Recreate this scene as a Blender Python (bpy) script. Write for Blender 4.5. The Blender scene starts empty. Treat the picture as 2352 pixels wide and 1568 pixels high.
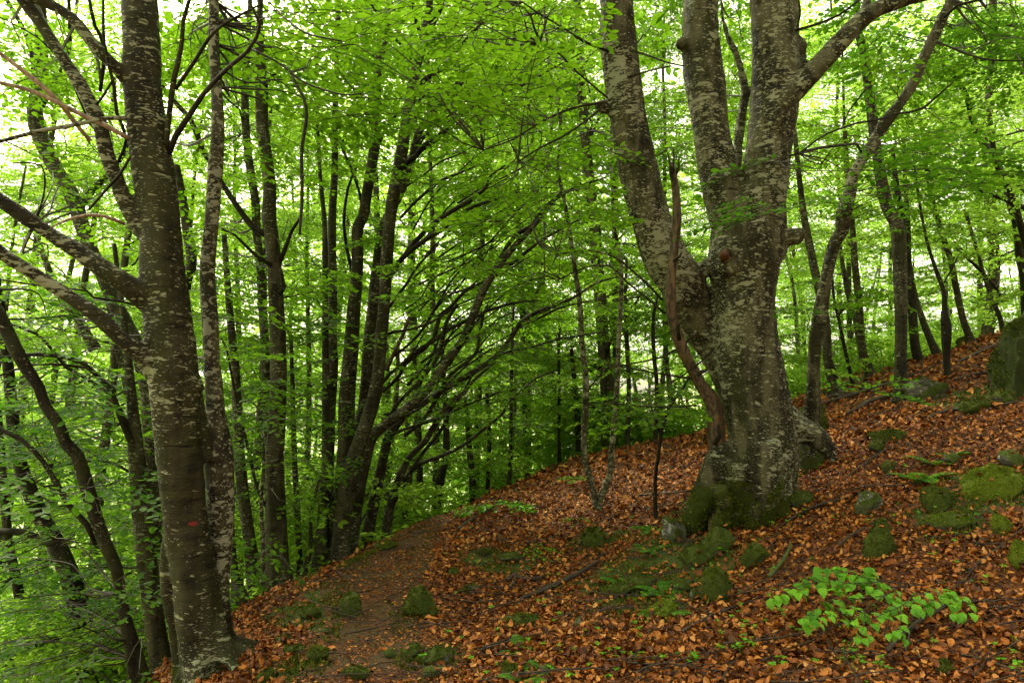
import bpy, math, random
import numpy as np
from mathutils import Vector, Matrix, noise as mnoise

S = bpy.context.scene
COL = S.collection
rng = np.random.default_rng(7)
random.seed(7)
R = math.radians

# ------------------------------------------------------------------ camera, sky, sun, exposure
PITCH = 5.0
EYE = np.array([0.0, 0.0, 1.6])
cam_d = bpy.data.cameras.new('camera'); cam_d.lens = 24; cam_d.sensor_width = 36
cam_d.clip_start = 0.05; cam_d.clip_end = 3000
cam = bpy.data.objects.new('camera', cam_d); COL.objects.link(cam)
cam.location = EYE; cam.rotation_euler = (R(90 + PITCH), 0, 0)
S.camera = cam

SUN_EL, SUN_AZ = R(52), R(-42)          # azimuth measured from +Y towards +X
w = bpy.data.worlds.new('World'); S.world = w; w.use_nodes = True
nt = w.node_tree; nt.nodes.clear()
wo = nt.nodes.new('ShaderNodeOutputWorld'); bg = nt.nodes.new('ShaderNodeBackground')
sky = nt.nodes.new('ShaderNodeTexSky'); sky.sky_type = 'NISHITA'; sky.sun_disc = False
sky.sun_elevation = SUN_EL; sky.sun_rotation = SUN_AZ
sky.air_density = 1.0; sky.dust_density = 4.0; sky.ozone_density = 1.0
hs = nt.nodes.new('ShaderNodeHueSaturation'); hs.inputs['Saturation'].default_value = 0.22
hs.inputs['Value'].default_value = 1.0
tint = nt.nodes.new('ShaderNodeMix'); tint.data_type = 'RGBA'; tint.blend_type = 'MULTIPLY'
tint.inputs['Factor'].default_value = 1.0; tint.inputs['B'].default_value = (1.0, 0.945, 0.70, 1)
nt.links.new(sky.outputs[0], hs.inputs['Color']); nt.links.new(hs.outputs[0], tint.inputs['A'])
nt.links.new(tint.outputs['Result'], bg.inputs['Color']); bg.inputs['Strength'].default_value = 0.15
nt.links.new(bg.outputs[0], wo.inputs['Surface'])
sd = bpy.data.lights.new('sun', 'SUN'); sd.energy = 1.5; sd.angle = R(24); sd.color = (1.0, 0.95, 0.80)
so = bpy.data.objects.new('sun', sd); COL.objects.link(so)
sv = Vector((math.sin(SUN_AZ) * math.cos(SUN_EL), math.cos(SUN_AZ) * math.cos(SUN_EL), math.sin(SUN_EL)))
so.rotation_euler = sv.to_track_quat('Z', 'Y').to_euler()
vs = S.view_settings
vs.view_transform = 'Standard'; vs.look = 'None'; vs.gamma = 1; vs.exposure = 2.02
S.render.engine = 'CYCLES'
S.cycles.max_bounces = 9; S.cycles.diffuse_bounces = 7; S.cycles.transmission_bounces = 7; S.cycles.glossy_bounces = 2

# ------------------------------------------------------------------ helpers
cp, sp_ = math.cos(R(PITCH)), math.sin(R(PITCH))
FWD = np.array([0, cp, sp_]); UP = np.array([0, -sp_, cp]); RT = np.array([1.0, 0, 0])
F = 1568.0
def at(u, v, d):
    return EYE + d * (FWD + (u - 1176) / F * RT + (784 - v) / F * UP)

def mesh_obj(name, V, faces_flat, totals, mat, parent=None, smooth=True, matidx=None, loc=None):
    """one mesh object from flat arrays; loc = world origin (vertices given in world space)"""
    V = np.asarray(V, dtype=np.float64)
    if loc is None: loc = np.zeros(3)
    me = bpy.data.meshes.new(name)
    faces_flat = np.asarray(faces_flat, dtype=np.int32); totals = np.asarray(totals, dtype=np.int32)
    me.vertices.add(len(V)); me.vertices.foreach_set('co', (V - np.asarray(loc)).astype(np.float32).ravel())
    me.loops.add(len(faces_flat)); me.loops.foreach_set('vertex_index', faces_flat)
    me.polygons.add(len(totals))
    st = np.concatenate([[0], np.cumsum(totals)[:-1]]).astype(np.int32)
    me.polygons.foreach_set('loop_start', st); me.polygons.foreach_set('loop_total', totals)
    for m in (mat if isinstance(mat, (list, tuple)) else [mat]): me.materials.append(m)
    if matidx is not None: me.polygons.foreach_set('material_index', np.asarray(matidx, dtype=np.int32))
    me.polygons.foreach_set('use_smooth', np.full(len(totals), smooth, dtype=bool))
    me.update(calc_edges=True)
    o = bpy.data.objects.new(name, me); COL.objects.link(o)
    if parent is not None:
        o.parent = parent; o.location = np.asarray(loc) - np.asarray(parent.location)
    else: o.location = loc
    return o

def tag(o, label=None, cat=None, group=None, kind=None):
    if label: o['label'] = label
    if cat: o['category'] = cat
    if group: o['group'] = group
    if kind: o['kind'] = kind
    return o
def thing(name, loc, label, cat, group=None):
    o = bpy.data.objects.new(name, None); COL.objects.link(o); o.location = loc
    o.empty_display_size = 0.2
    return tag(o, label, cat, group)

class MB:
    def __init__(s): s.V = []; s.F = []; s.T = []; s.M = []; s.n = 0
    def add(s, V, flat, tot, m=0):
        if len(V) == 0: return
        s.V.append(np.asarray(V, float)); s.F.append(np.asarray(flat, np.int64) + s.n); s.T.append(np.asarray(tot, np.int64))
        s.M.append(np.full(len(tot), m)); s.n += len(V)
    def build(s, name, mat, parent=None, smooth=True, loc=None):
        if s.n == 0: return None
        return mesh_obj(name, np.concatenate(s.V), np.concatenate(s.F), np.concatenate(s.T), mat, parent, smooth,
                        np.concatenate(s.M), loc)

def resample(P, r, step):
    P = np.asarray(P, float); r = np.asarray(r, float)
    n = len(P)
    if n == 2:
        t = np.linspace(0, 1, max(2, int(np.linalg.norm(P[1] - P[0]) / step) + 1))[:, None]
        return P[0] * (1 - t) + P[1] * t, (r[0] * (1 - t) + r[1] * t).ravel()
    Q = np.vstack([2 * P[0] - P[1], P, 2 * P[-1] - P[-2]]); rr = np.concatenate([[r[0]], r, [r[-1]]])
    out = []; ro = []
    for i in range(n - 1):
        p0, p1, p2, p3 = Q[i:i + 4]
        k = max(1, int(np.linalg.norm(p2 - p1) / step))
        t = (np.arange(k) / k)[:, None]
        out.append(0.5 * ((2 * p1) + (-p0 + p2) * t + (2 * p0 - 5 * p1 + 4 * p2 - p3) * t ** 2 + (-p0 + 3 * p1 - 3 * p2 + p3) * t ** 3))
        ro.append(rr[i + 1] * (1 - t[:, 0]) + rr[i + 2] * t[:, 0])
    out.append(P[-1:]); ro.append(r[-1:])
    return np.vstack(out), np.concatenate(ro)

def tube(P, r, sides=8, step=0.1, bump=0.0, seed=0, flare=None):
    P, r = resample(P, r, step)
    n = len(P)
    T = np.gradient(P, axis=0); T /= np.linalg.norm(T, axis=1)[:, None] + 1e-9
    ref = np.array([1.0, 0.13, 0.0]) if abs(T[0, 0]) < 0.9 else np.array([0, 1.0, 0.1])
    A = ref - (T @ ref)[:, None] * T; A /= np.linalg.norm(A, axis=1)[:, None] + 1e-9
    B = np.cross(T, A)
    th = np.linspace(0, 2 * np.pi, sides, endpoint=False)
    s = np.concatenate([[0], np.cumsum(np.linalg.norm(np.diff(P, axis=0), axis=1))])
    rad = np.repeat(r[:, None], sides, 1)
    if bump:
        g = np.random.default_rng(seed)
        f = np.zeros_like(rad)
        for _ in range(7):
            k = g.integers(1, 5); fr = g.uniform(0.8, 7); ph = g.uniform(0, 6.28, 2)
            f += np.sin(k * th[None, :] + ph[0]) * np.sin(fr * s[:, None] + ph[1] + 0.7 * np.sin(th[None, :] + ph[0]))
        rad = rad * (1 + bump * f / 2.2)
    if flare is not None:
        fl, fh, lobes, ph = flare
        e = np.exp(-s / fh)[:, None]
        rad = rad * (1 + fl * e * (0.55 + 0.45 * np.cos(lobes * th[None, :] + ph) + 0.2 * np.cos((lobes + 2) * th[None, :] + ph * 2)))
    V = P[:, None, :] + rad[:, :, None] * (np.cos(th)[None, :, None] * A[:, None, :] + np.sin(th)[None, :, None] * B[:, None, :])
    V = V.reshape(-1, 3)
    i = np.arange(n - 1)[:, None] * sides; j = np.arange(sides)[None, :]; j2 = (j + 1) % sides
    Q = np.stack([i + j, i + j2, i + sides + j2, i + sides + j], -1).reshape(-1)
    tot = np.full((n - 1) * sides, 4)
    Vc = np.vstack([V, P[0:1], P[-1:]])
    c0, c1 = len(V), len(V) + 1
    jj = np.arange(sides); j3 = (jj + 1) % sides
    cap = np.concatenate([np.stack([np.full(sides, c0), j3, jj], -1).ravel(),
                          np.stack([np.full(sides, c1), (n - 1) * sides + jj, (n - 1) * sides + j3], -1).ravel()])
    return Vc, np.concatenate([Q, cap]), np.concatenate([tot, np.full(2 * sides, 3)])

# ------------------------------------------------------------------ materials
def new_mat(name):
    m = bpy.data.materials.new(name); m.use_nodes = True; m.node_tree.nodes.clear(); return m
class NG:
    def __init__(s, m): s.t = m.node_tree
    def n(s, typ, **k):
        x = s.t.nodes.new(typ)
        for a, b in k.items():
            if a.startswith('_'): setattr(x, a[1:], b)
        return x
    def l(s, a, b): s.t.links.new(a, b)
    def noise(s, vec, scale, detail=3, rough=0.55, dist=0):
        x = s.n('ShaderNodeTexNoise'); x.inputs['Scale'].default_value = scale; x.inputs['Detail'].default_value = detail
        x.inputs['Roughness'].default_value = rough; x.inputs['Distortion'].default_value = dist
        s.l(vec, x.inputs['Vector']); return x.outputs['Fac']
    def ramp(s, fac, stops):
        x = s.n('ShaderNodeValToRGB'); e = x.color_ramp.elements
        while len(e) < len(stops): e.new(0.5)
        for q, (p, c) in zip(e, stops):
            q.position = p; q.color = (c[0], c[1], c[2], 1) if not isinstance(c, (int, float)) else (c, c, c, 1)
        s.l(fac, x.inputs[0]); return x.outputs[0]
    def mix(s, f, a, b, mode='MIX'):
        x = s.n('ShaderNodeMix'); x.data_type = 'RGBA'; x.blend_type = mode
        for v, k in ((f, 'Factor'), (a, 'A'), (b, 'B')):
            if isinstance(v, (int, float)): x.inputs[k].default_value = v
            elif isinstance(v, tuple): x.inputs[k].default_value = (v[0], v[1], v[2], 1)
            else: s.l(v, x.inputs[k])
        return x.outputs['Result']
    def math(s, op, a, b=None, clamp=False):
        x = s.n('ShaderNodeMath'); x.operation = op; x.use_clamp = clamp
        for i, v in enumerate((a, b)):
            if v is None: continue
            if isinstance(v, (int, float)): x.inputs[i].default_value = v
            else: s.l(v, x.inputs[i])
        return x.outputs[0]
    def vscale(s, vec, sc):
        x = s.n('ShaderNodeVectorMath'); x.operation = 'MULTIPLY'; s.l(vec, x.inputs[0]); x.inputs[1].default_value = sc
        return x.outputs[0]

def out_principled(g, col, rough, bump=None, bstr=0.4, bdist=0.02, spec=0.4, coat=0):
    p = g.n('ShaderNodeBsdfPrincipled'); o = g.n('ShaderNodeOutputMaterial')
    if isinstance(col, tuple): p.inputs['Base Color'].default_value = (*col, 1)
    else: g.l(col, p.inputs['Base Color'])
    if isinstance(rough, (int, float)): p.inputs['Roughness'].default_value = rough
    else: g.l(rough, p.inputs['Roughness'])
    p.inputs['Specular IOR Level'].default_value = spec
    if coat: p.inputs['Coat Weight'].default_value = coat; p.inputs['Coat Roughness'].default_value = 0.25
    if bump is not None:
        b = g.n('ShaderNodeBump'); b.inputs['Strength'].default_value = bstr; b.inputs['Distance'].default_value = bdist
        g.l(bump, b.inputs['Height']); g.l(b.outputs[0], p.inputs['Normal'])
    g.l(p.outputs[0], o.inputs['Surface']); return p

def bark(name, dark=(0.007, 0.005, 0.002), mid=(0.030, 0.026, 0.009), lich=(0.30, 0.295, 0.19), amount=0.5,
         moss_h=0.0, scale=1.0, stretch=2.4, pale=0.35):
    m = new_mat(name); g = NG(m)
    tc = g.n('ShaderNodeTexCoord').outputs['Object']
    v = g.vscale(tc, (1, 1, stretch))
    col = g.mix(g.ramp(g.noise(v, 7 * scale, 5), [(0.35, 0), (0.68, 1)]), dark, mid)
    # greenish algae film in broad vertical streaks
    vs_ = g.vscale(tc, (1, 1, 0.22))
    col = g.mix(g.math('MULTIPLY', g.ramp(g.noise(vs_, 6 * scale, 4), [(0.45, 0), (0.62, 1)]), 0.75), col, (0.030, 0.031, 0.008))
    col = g.mix(g.math('MULTIPLY', g.ramp(g.noise(vs_, 9 * scale, 4), [(0.47, 0), (0.60, 1)]), pale), col, (0.115, 0.105, 0.055))
    big = g.noise(g.vscale(tc, (1, 1, 0.5)), 2.3 * scale, 2)
    t = 0.695 - 0.12 * amount
    def patches(sc, thr, det, dist):
        nz = g.noise(v, sc * scale, det, 0.5, dist)
        a = g.math('ADD', nz, g.math('MULTIPLY', g.math('SUBTRACT', big, 0.5), 0.42))
        return g.ramp(a, [(thr, 0), (thr + 0.018, 1)])
    pa = patches(8.5, t + 0.035, 3, 0.15); pb = patches(20, t + 0.03, 2, 0.1); pc = patches(50, t + 0.065, 1, 0.0)
    mask = g.math('MAXIMUM', g.math('MAXIMUM', pa, pb), pc)
    lc = g.mix(g.noise(v, 60 * scale, 3), (lich[0] * 0.6, lich[1] * 0.6, lich[2] * 0.55), lich)
    lc = g.mix(g.ramp(g.noise(tc, 5 * scale, 2), [(0.45, 0), (0.6, 1)]), lc, (lich[0] * 0.72, lich[1] * 0.76, lich[2] * 0.7))
    col = g.mix(g.math('MULTIPLY', mask, 0.92), col, lc)
    # fine dark horizontal wrinkles
    wr = g.ramp(g.noise(g.vscale(tc, (1, 1, 9)), 6 * scale, 4), [(0.30, 0), (0.40, 1)])
    col = g.mix(wr, (dark[0] * 0.8, dark[1] * 0.8, dark[2] * 0.8), col)
    if moss_h:
        z = g.n('ShaderNodeSeparateXYZ'); g.l(tc, z.inputs[0])
        mm = g.math('SUBTRACT', g.math('ADD', g.math('MULTIPLY', g.math('SUBTRACT', g.noise(tc, 4.5, 5), 0.5), 4.2), 0.62), g.math('DIVIDE', z.outputs[2], moss_h))
        mm = g.ramp(mm, [(0.0, 0), (0.14, 1)])
        mc = g.mix(g.noise(tc, 45, 4), (0.008, 0.013, 0.001), (0.06, 0.075, 0.005))
        col = g.mix(mm, col, mc)
    hb = g.math('ADD', g.noise(v, 40 * scale, 4), g.math('ADD', g.math('MULTIPLY', mask, 0.35), g.math('MULTIPLY', wr, 0.4)))
    out_principled(g, col, g.ramp(g.noise(v, 5, 2), [(0.3, 0.6), (0.7, 0.85)]), hb, 0.55, 0.012, 0.16)
    return m

def leaf_mat(name, c1, c2, c3, trans=0.5, rough=0.5, tcol=(0.30, 0.52, 0.03)):
    m = new_mat(name); g = NG(m)
    geo = g.n('ShaderNodeNewGeometry'); oi = g.n('ShaderNodeObjectInfo')
    tc = g.n('ShaderNodeTexCoord').outputs['Object']
    f = g.math('ADD', g.math('MULTIPLY', geo.outputs['Random Per Island'], 0.6), g.math('MULTIPLY', g.noise(tc, 0.7, 2), 0.55))
    col = g.ramp(f, [(0.15, c1), (0.55, c2), (0.95, c3)])
    h = g.n('ShaderNodeHueSaturation'); g.l(col, h.inputs['Color'])
    g.l(g.math('ADD', g.math('MULTIPLY', oi.outputs['Random'], 0.022), 0.488), h.inputs['Hue'])
    g.l(g.math('ADD', g.math('MULTIPLY', geo.outputs['Random Per Island'], 0.35), 0.82), h.inputs['Value'])
    p = g.n('ShaderNodeBsdfPrincipled'); g.l(h.outputs[0], p.inputs['Base Color'])
    p.inputs['Roughness'].default_value = rough; p.inputs['Specular IOR Level'].default_value = 0.16
    tr = g.n('ShaderNodeBsdfTranslucent')
    tcn = g.mix(geo.outputs['Random Per Island'], (tcol[0] * 0.7, tcol[1] * 0.75, tcol[2] * 0.8), tcol)
    g.l(tcn, tr.inputs['Color'])
    mx = g.n('ShaderNodeMixShader'); mx.inputs[0].default_value = trans
    g.l(p.outputs[0], mx.inputs[1]); g.l(tr.outputs[0], mx.inputs[2])
    o = g.n('ShaderNodeOutputMaterial'); g.l(mx.outputs[0], o.inputs['Surface'])
    return m

M = {}
M['bark_big'] = bark('bark_big', mid=(0.038, 0.033, 0.014), amount=0.95, moss_h=0.42, scale=0.9, pale=.6)
M['bark_left'] = bark('bark_left', pale=.12, amount=0.75, scale=0.85, stretch=3.0, moss_h=0.05)
M['bark_pale'] = bark('bark_pale', mid=(0.055, 0.046, 0.022), lich=(0.30, 0.29, 0.20), amount=1.3, scale=0.9, stretch=1.6)
M['bark_mid'] = bark('bark_mid', mid=(0.040, 0.036, 0.018), amount=0.55, scale=1.2)
M['bark_dark'] = bark('bark_dark', pale=.08, mid=(0.018, 0.013, 0.006), amount=0.2, scale=1.2)
M['bark_far'] = bark('bark_far', dark=(0.02, 0.015, 0.007), mid=(0.055, 0.042, 0.02), amount=0.5, scale=0.8)
def wood(name, a, b, sc=1.0):
    m = new_mat(name); g = NG(m); tc = g.n('ShaderNodeTexCoord').outputs['Object']
    v = g.vscale(tc, (3, 3, 0.5)); nz = g.noise(v, 14 * sc, 5)
    col = g.mix(g.ramp(nz, [(0.35, 0), (0.65, 1)]), a, b)
    col = g.mix(g.ramp(g.noise(tc, 6, 3), [(0.55, 0), (0.68, 1)]), col, (a[0] * 0.5, a[1] * 0.5, a[2] * 0.5))
    out_principled(g, col, 0.6, nz, 0.5, 0.01); return m
M['dead'] = wood('dead_wood', (0.012, 0.009, 0.005), (0.13, 0.078, 0.036))
M['deadpale'] = wood('dead_wood_pale', (0.13, 0.08, 0.045), (0.34, 0.23, 0.14))
M['stick'] = wood('stick_wood', (0.018, 0.011, 0.006), (0.06, 0.038, 0.02))
M['cut'] = wood('cut_wood', (0.03, 0.010, 0.004), (0.16, 0.055, 0.018), 3)
M['twig'] = wood('twig_wood', (0.016, 0.011, 0.006), (0.045, 0.03, 0.016))

M['leaf'] = leaf_mat('beech_leaf', (0.018, 0.07, 0.005), (0.042, 0.115, 0.007), (0.08, 0.16, 0.008), 0.52, tcol=(0.25, 0.50, 0.014))
M['leaf_dark'] = leaf_mat('beech_leaf_shaded', (0.018, 0.075, 0.006), (0.04, 0.115, 0.008), (0.065, 0.155, 0.01), 0.45, tcol=(0.16, 0.40, 0.014))  # shade on near leaves put into a darker, less translucent colour
M['leaf_far'] = leaf_mat('beech_leaf_far_lit', (0.07, 0.15, 0.010), (0.12, 0.22, 0.014), (0.18, 0.29, 0.02), 0.62, tcol=(0.47, 0.76, 0.07))  # backlit glow of the background put into a brighter, more translucent leaf colour
M['seedling'] = leaf_mat('seedling_leaf', (0.055, 0.22, 0.010), (0.095, 0.31, 0.013), (0.15, 0.38, 0.018), 0.25, 0.35, tcol=(0.25, 0.5, 0.02))
M['fern'] = leaf_mat('fern_leaf', (0.05, 0.15, 0.012), (0.075, 0.2, 0.016), (0.12, 0.26, 0.02), 0.3, 0.5)

def moss_col(g, tc, bright=1.0):
    a = g.mix(g.ramp(g.noise(tc, 90, 3), [(0.3, 0), (0.7, 1)]), (0.016 * bright, 0.028 * bright, 0.003), (0.11 * bright, 0.14 * bright, 0.010))
    return g.mix(g.ramp(g.noise(tc, 8, 3), [(0.4, 0), (0.65, 1)]), a, (0.05 * bright, 0.072 * bright, 0.008))
def rock_mat(name, moss=0.6, bright=1.0, grey=(0.13, 0.13, 0.105)):
    m = new_mat(name); g = NG(m); tc = g.n('ShaderNodeTexCoord').outputs['Object']
    geo = g.n('ShaderNodeNewGeometry'); sx = g.n('ShaderNodeSeparateXYZ'); g.l(geo.outputs['Normal'], sx.inputs[0])
    st = g.n('ShaderNodeMapping'); st.inputs['Rotation'].default_value = (0.3, 0.9, 0.2); st.inputs['Scale'].default_value = (1, 1, 4)
    g.l(tc, st.inputs[0])
    n1 = g.noise(st.outputs[0], 7, 6); n2 = g.noise(tc, 22, 5)
    col = g.mix(g.ramp(n1, [(0.35, 0), (0.65, 1)]), (grey[0] * 0.35, grey[1] * 0.33, grey[2] * 0.25), grey)
    col = g.mix(g.ramp(n2, [(0.56, 0), (0.62, 1)]), col, (0.30, 0.31, 0.24))
    col = g.mix(g.ramp(g.noise(tc, 4, 3), [(0.5, 0), (0.6, 1)]), col, (0.055, 0.06, 0.022))
    f = g.math('ADD', g.math('MULTIPLY', sx.outputs[2], 0.35), g.math('ADD', g.noise(tc, 5, 5), moss - 0.95))
    mk = g.ramp(f, [(0.02, 0), (0.10, 1)])
    col = g.mix(mk, col, moss_col(g, tc, bright))
    bh = g.math('ADD', g.math('MULTIPLY', n1, 0.6), g.math('MULTIPLY', g.math('MULTIPLY', mk, g.noise(tc, 120, 3)), 1.2))
    out_principled(g, col, 0.82, bh, 0.8, 0.02, 0.25); return m
M['rock_moss'] = rock_mat('rock_mossy', 0.95)
M['rock_bright'] = rock_mat('rock_bright_moss', 1.1, 2.0)
M['boulder'] = rock_mat('boulder_moss', 1.0, 0.55, (0.07, 0.07, 0.055)); M['rock_half'] = rock_mat('rock_half_mossy', 0.55)
M['rock_grey'] = rock_mat('rock_grey', 0.40, grey=(0.16, 0.16, 0.13))

def litter_mat():
    m = new_mat('dead_leaf'); g = NG(m)
    geo = g.n('ShaderNodeNewGeometry'); tc = g.n('ShaderNodeTexCoord').outputs['Object']
    r = geo.outputs['Random Per Island']
    f = g.math('ADD', g.math('MULTIPLY', r, 0.82), g.math('MULTIPLY', g.noise(tc, 0.9, 3), 0.22))
    col = g.ramp(f, [(0.06, (0.026, 0.008, 0.002)), (0.28, (0.105, 0.030, 0.005)), (0.54, (0.235, 0.070, 0.011)),
                     (0.70, (0.40, 0.132, 0.019)), (0.88, (0.52, 0.21, 0.040)), (1.0, (0.66, 0.38, 0.13))])
    col = g.mix(g.math('MULTIPLY', g.ramp(g.noise(tc, 60, 3), [(0.5, 0), (0.7, 1)]), 0.45), col, (0.06, 0.018, 0.006))
    p = out_principled(g, col, g.ramp(g.noise(tc, 9, 2), [(0.35, 0.33), (0.65, 0.65)]), g.noise(tc, 140, 2), 0.25, 0.004, 0.24)
    return m
M['litter'] = litter_mat()

def ground_mat():
    m = new_mat('forest_floor'); g = NG(m)
    geo = g.n('ShaderNodeNewGeometry'); pos = geo.outputs['Position']
    vo = g.n('ShaderNodeTexVoronoi'); vo.inputs['Scale'].default_value = 30; vo.inputs['Randomness'].default_value = 1
    dn = g.n('ShaderNodeTexNoise'); dn.inputs['Scale'].default_value = 12; g.l(pos, dn.inputs['Vector'])
    va = g.n('ShaderNodeVectorMath'); va.operation = 'MULTIPLY_ADD'; g.l(dn.outputs['Color'], va.inputs[0]); va.inputs[1].default_value = (0.12, 0.12, 0.12); g.l(pos, va.inputs[2])
    g.l(va.outputs[0], vo.inputs['Vector'])
    sx = g.n('ShaderNodeSeparateColor'); g.l(vo.outputs['Color'], sx.inputs[0])
    col = g.ramp(sx.outputs[0], [(0.0, (0.025, 0.009, 0.003)), (0.4, (0.09, 0.028, 0.006)), (0.75, (0.19, 0.062, 0.012)), (1.0, (0.30, 0.115, 0.03))])
    col = g.mix(g.ramp(g.noise(pos, 1.1, 4), [(0.4, 0), (0.62, 0.45)]), col, (0.035, 0.016, 0.007))
    at_ = g.n('ShaderNodeAttribute'); at_.attribute_name = 'moss'
    mk = g.ramp(g.math('ADD', at_.outputs['Fac'], g.math('MULTIPLY', g.math('SUBTRACT', g.noise(pos, 4.5, 5), 0.5), 1.8)), [(0.5, 0), (0.62, 1)])
    col = g.mix(mk, col, moss_col(g, pos, 0.95))
    a2 = g.n('ShaderNodeAttribute'); a2.attribute_name = 'far_bright'
    mcol = g.mix(g.noise(pos, 0.25, 5), (0.30, 0.36, 0.13), (0.50, 0.52, 0.30))  # far ground painted pale so the low gaps between leaves look lit
    und = g.mix(g.noise(pos, 1.5, 5), (0.05, 0.09, 0.012), (0.12, 0.2, 0.03))
    a3 = g.n('ShaderNodeAttribute'); a3.attribute_name = 'green'
    col = g.mix(a3.outputs['Fac'], col, und)
    col = g.mix(a2.outputs['Fac'], col, mcol)
    out_principled(g, col, 0.8, g.math('ADD', vo.outputs['Distance'], g.noise(pos, 70, 3)), 0.6, 0.03, 0.3)
    return m
M['ground'] = ground_mat()
def path_mat():
    m = new_mat('path_duff'); g = NG(m)
    pos = g.n('ShaderNodeNewGeometry').outputs['Position']
    vo = g.n('ShaderNodeTexVoronoi'); vo.inputs['Scale'].default_value = 45; g.l(pos, vo.inputs['Vector'])
    sx = g.n('ShaderNodeSeparateColor'); g.l(vo.outputs['Color'], sx.inputs[0])
    col = g.ramp(sx.outputs[0], [(0.0, (0.025, 0.010, 0.004)), (0.55, (0.09, 0.030, 0.008)), (1.0, (0.2, 0.07, 0.017))])
    col = g.mix(g.ramp(g.noise(pos, 1.7, 4), [(0.38, 0), (0.60, 0.75)]), col, (0.075, 0.052, 0.016))
    out_principled(g, col, 0.8, g.math('ADD', vo.outputs['Distance'], g.noise(pos, 90, 3)), 0.6, 0.02, 0.3)
    return m
M['path'] = path_mat()

# ------------------------------------------------------------------ terrain
CT = [(560,1568,4.2),(850,1568,4.0),(1176,1568,3.9),(1500,1568,3.75),(1900,1568,3.5),(2352,1568,3.3),
 (600,1375,6.2),(720,1325,7.2),(870,1242,9.5),(1060,1184,12),(1220,1105,13.5),(1500,1022,13),(1750,952,13),(1900,888,13),
 (2080,852,13.5),(2290,770,14),(951,1420,5.5),(1200,1440,5.0),(1700,1195,6.7),(1374,1178,9),(1650,1390,5.0),(2330,905,8),
 (2070,918,9.5),(2045,1020,7.2),(2308,1230,5.0),(2028,1290,5.0),(1400,1350,6.0)]
CP = [tuple(at(*c)) for c in CT]
CP += [(x, y, z + 1.6) for x, y, z in [(-2.6,4.4,-2.15),(-4,5,-3.2),(-7,6,-5.2),(-3.8,9,-3.4),(-2.9,7.2,-2.35),(-5,13,-5.2),(-1.5,15,-3.6),(0,18,-4.0),(4,18,-2.4),(9,18,-.4),(14,20,1.2),
 (0,30,-9),(12,30,-4),(-15,15,-11),(-15,30,-14),(20,12,5.0),(25,30,1),(3,0,-.95),(0,0,-1.62),(-3,0,-2.8),(-8,0,-6),
 (0,-6,-1.6),(8,-4,1.2),(20,0,6.0),(-20,0,-14),(-25,60,-22),(20,60,-12),(60,60,-4),(45,10,13),(-45,-10,-26),(0,-40,-2),(-45,30,-26)]]
CP = np.array(CP)
def _k(r2): return 0.5 * r2 * np.log(r2 + 1e-9)
def _fit():
    X = CP[:, :2]; n = len(X)
    K = _k(((X[:, None] - X[None]) ** 2).sum(-1)) + np.eye(n) * 0.02
    Pm = np.hstack([np.ones((n, 1)), X]); A = np.zeros((n + 3, n + 3)); A[:n, :n] = K; A[:n, n:] = Pm; A[n:, :n] = Pm.T
    return np.linalg.solve(A, np.concatenate([CP[:, 2], np.zeros(3)]))
TW = _fit()
def hgt(x, y):
    x = np.atleast_1d(np.asarray(x, float)); y = np.atleast_1d(np.asarray(y, float))
    r = np.hypot(x, y); s = np.where(r > 60, 60 / np.maximum(r, 1e-6), 1.0); xx, yy = x * s, y * s
    out = np.zeros_like(xx); fl = xx.ravel(); fy = yy.ravel(); of = out.ravel()
    for i in range(0, len(fl), 20000):
        a = fl[i:i + 20000]; b = fy[i:i + 20000]
        K = _k((a[:, None] - CP[None, :, 0]) ** 2 + (b[:, None] - CP[None, :, 1]) ** 2)
        of[i:i + 20000] = K @ TW[:-3] + TW[-3] + TW[-2] * a + TW[-1] * b
    out = of.reshape(xx.shape)
    bl = np.clip((r - 60) / 120, 0, 1)
    out = out * (1 - bl) + bl * (-24 + 0.30 * np.clip(x - 30, 0, 200))
    out += np.where(r < 40, 0.035 * np.sin(2.1 * x + 1.3 * y) * np.sin(1.7 * y - .6 * x) + 0.02 * np.sin(5.3 * x + 1) * np.sin(4.7 * y), 0)
    return out
def h1(x, y): return float(hgt(x, y)[0])
def hit(u, v, dmax=40):
    d = np.linspace(1.5, dmax, 1600)
    P = EYE + d[:, None] * (FWD + (u - 1176) / F * RT + (784 - v) / F * UP)
    k = np.nonzero(P[:, 2] < hgt(P[:, 0], P[:, 1]))[0]
    i = k[0] if len(k) else 500
    return P[i], d[i]

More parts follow.
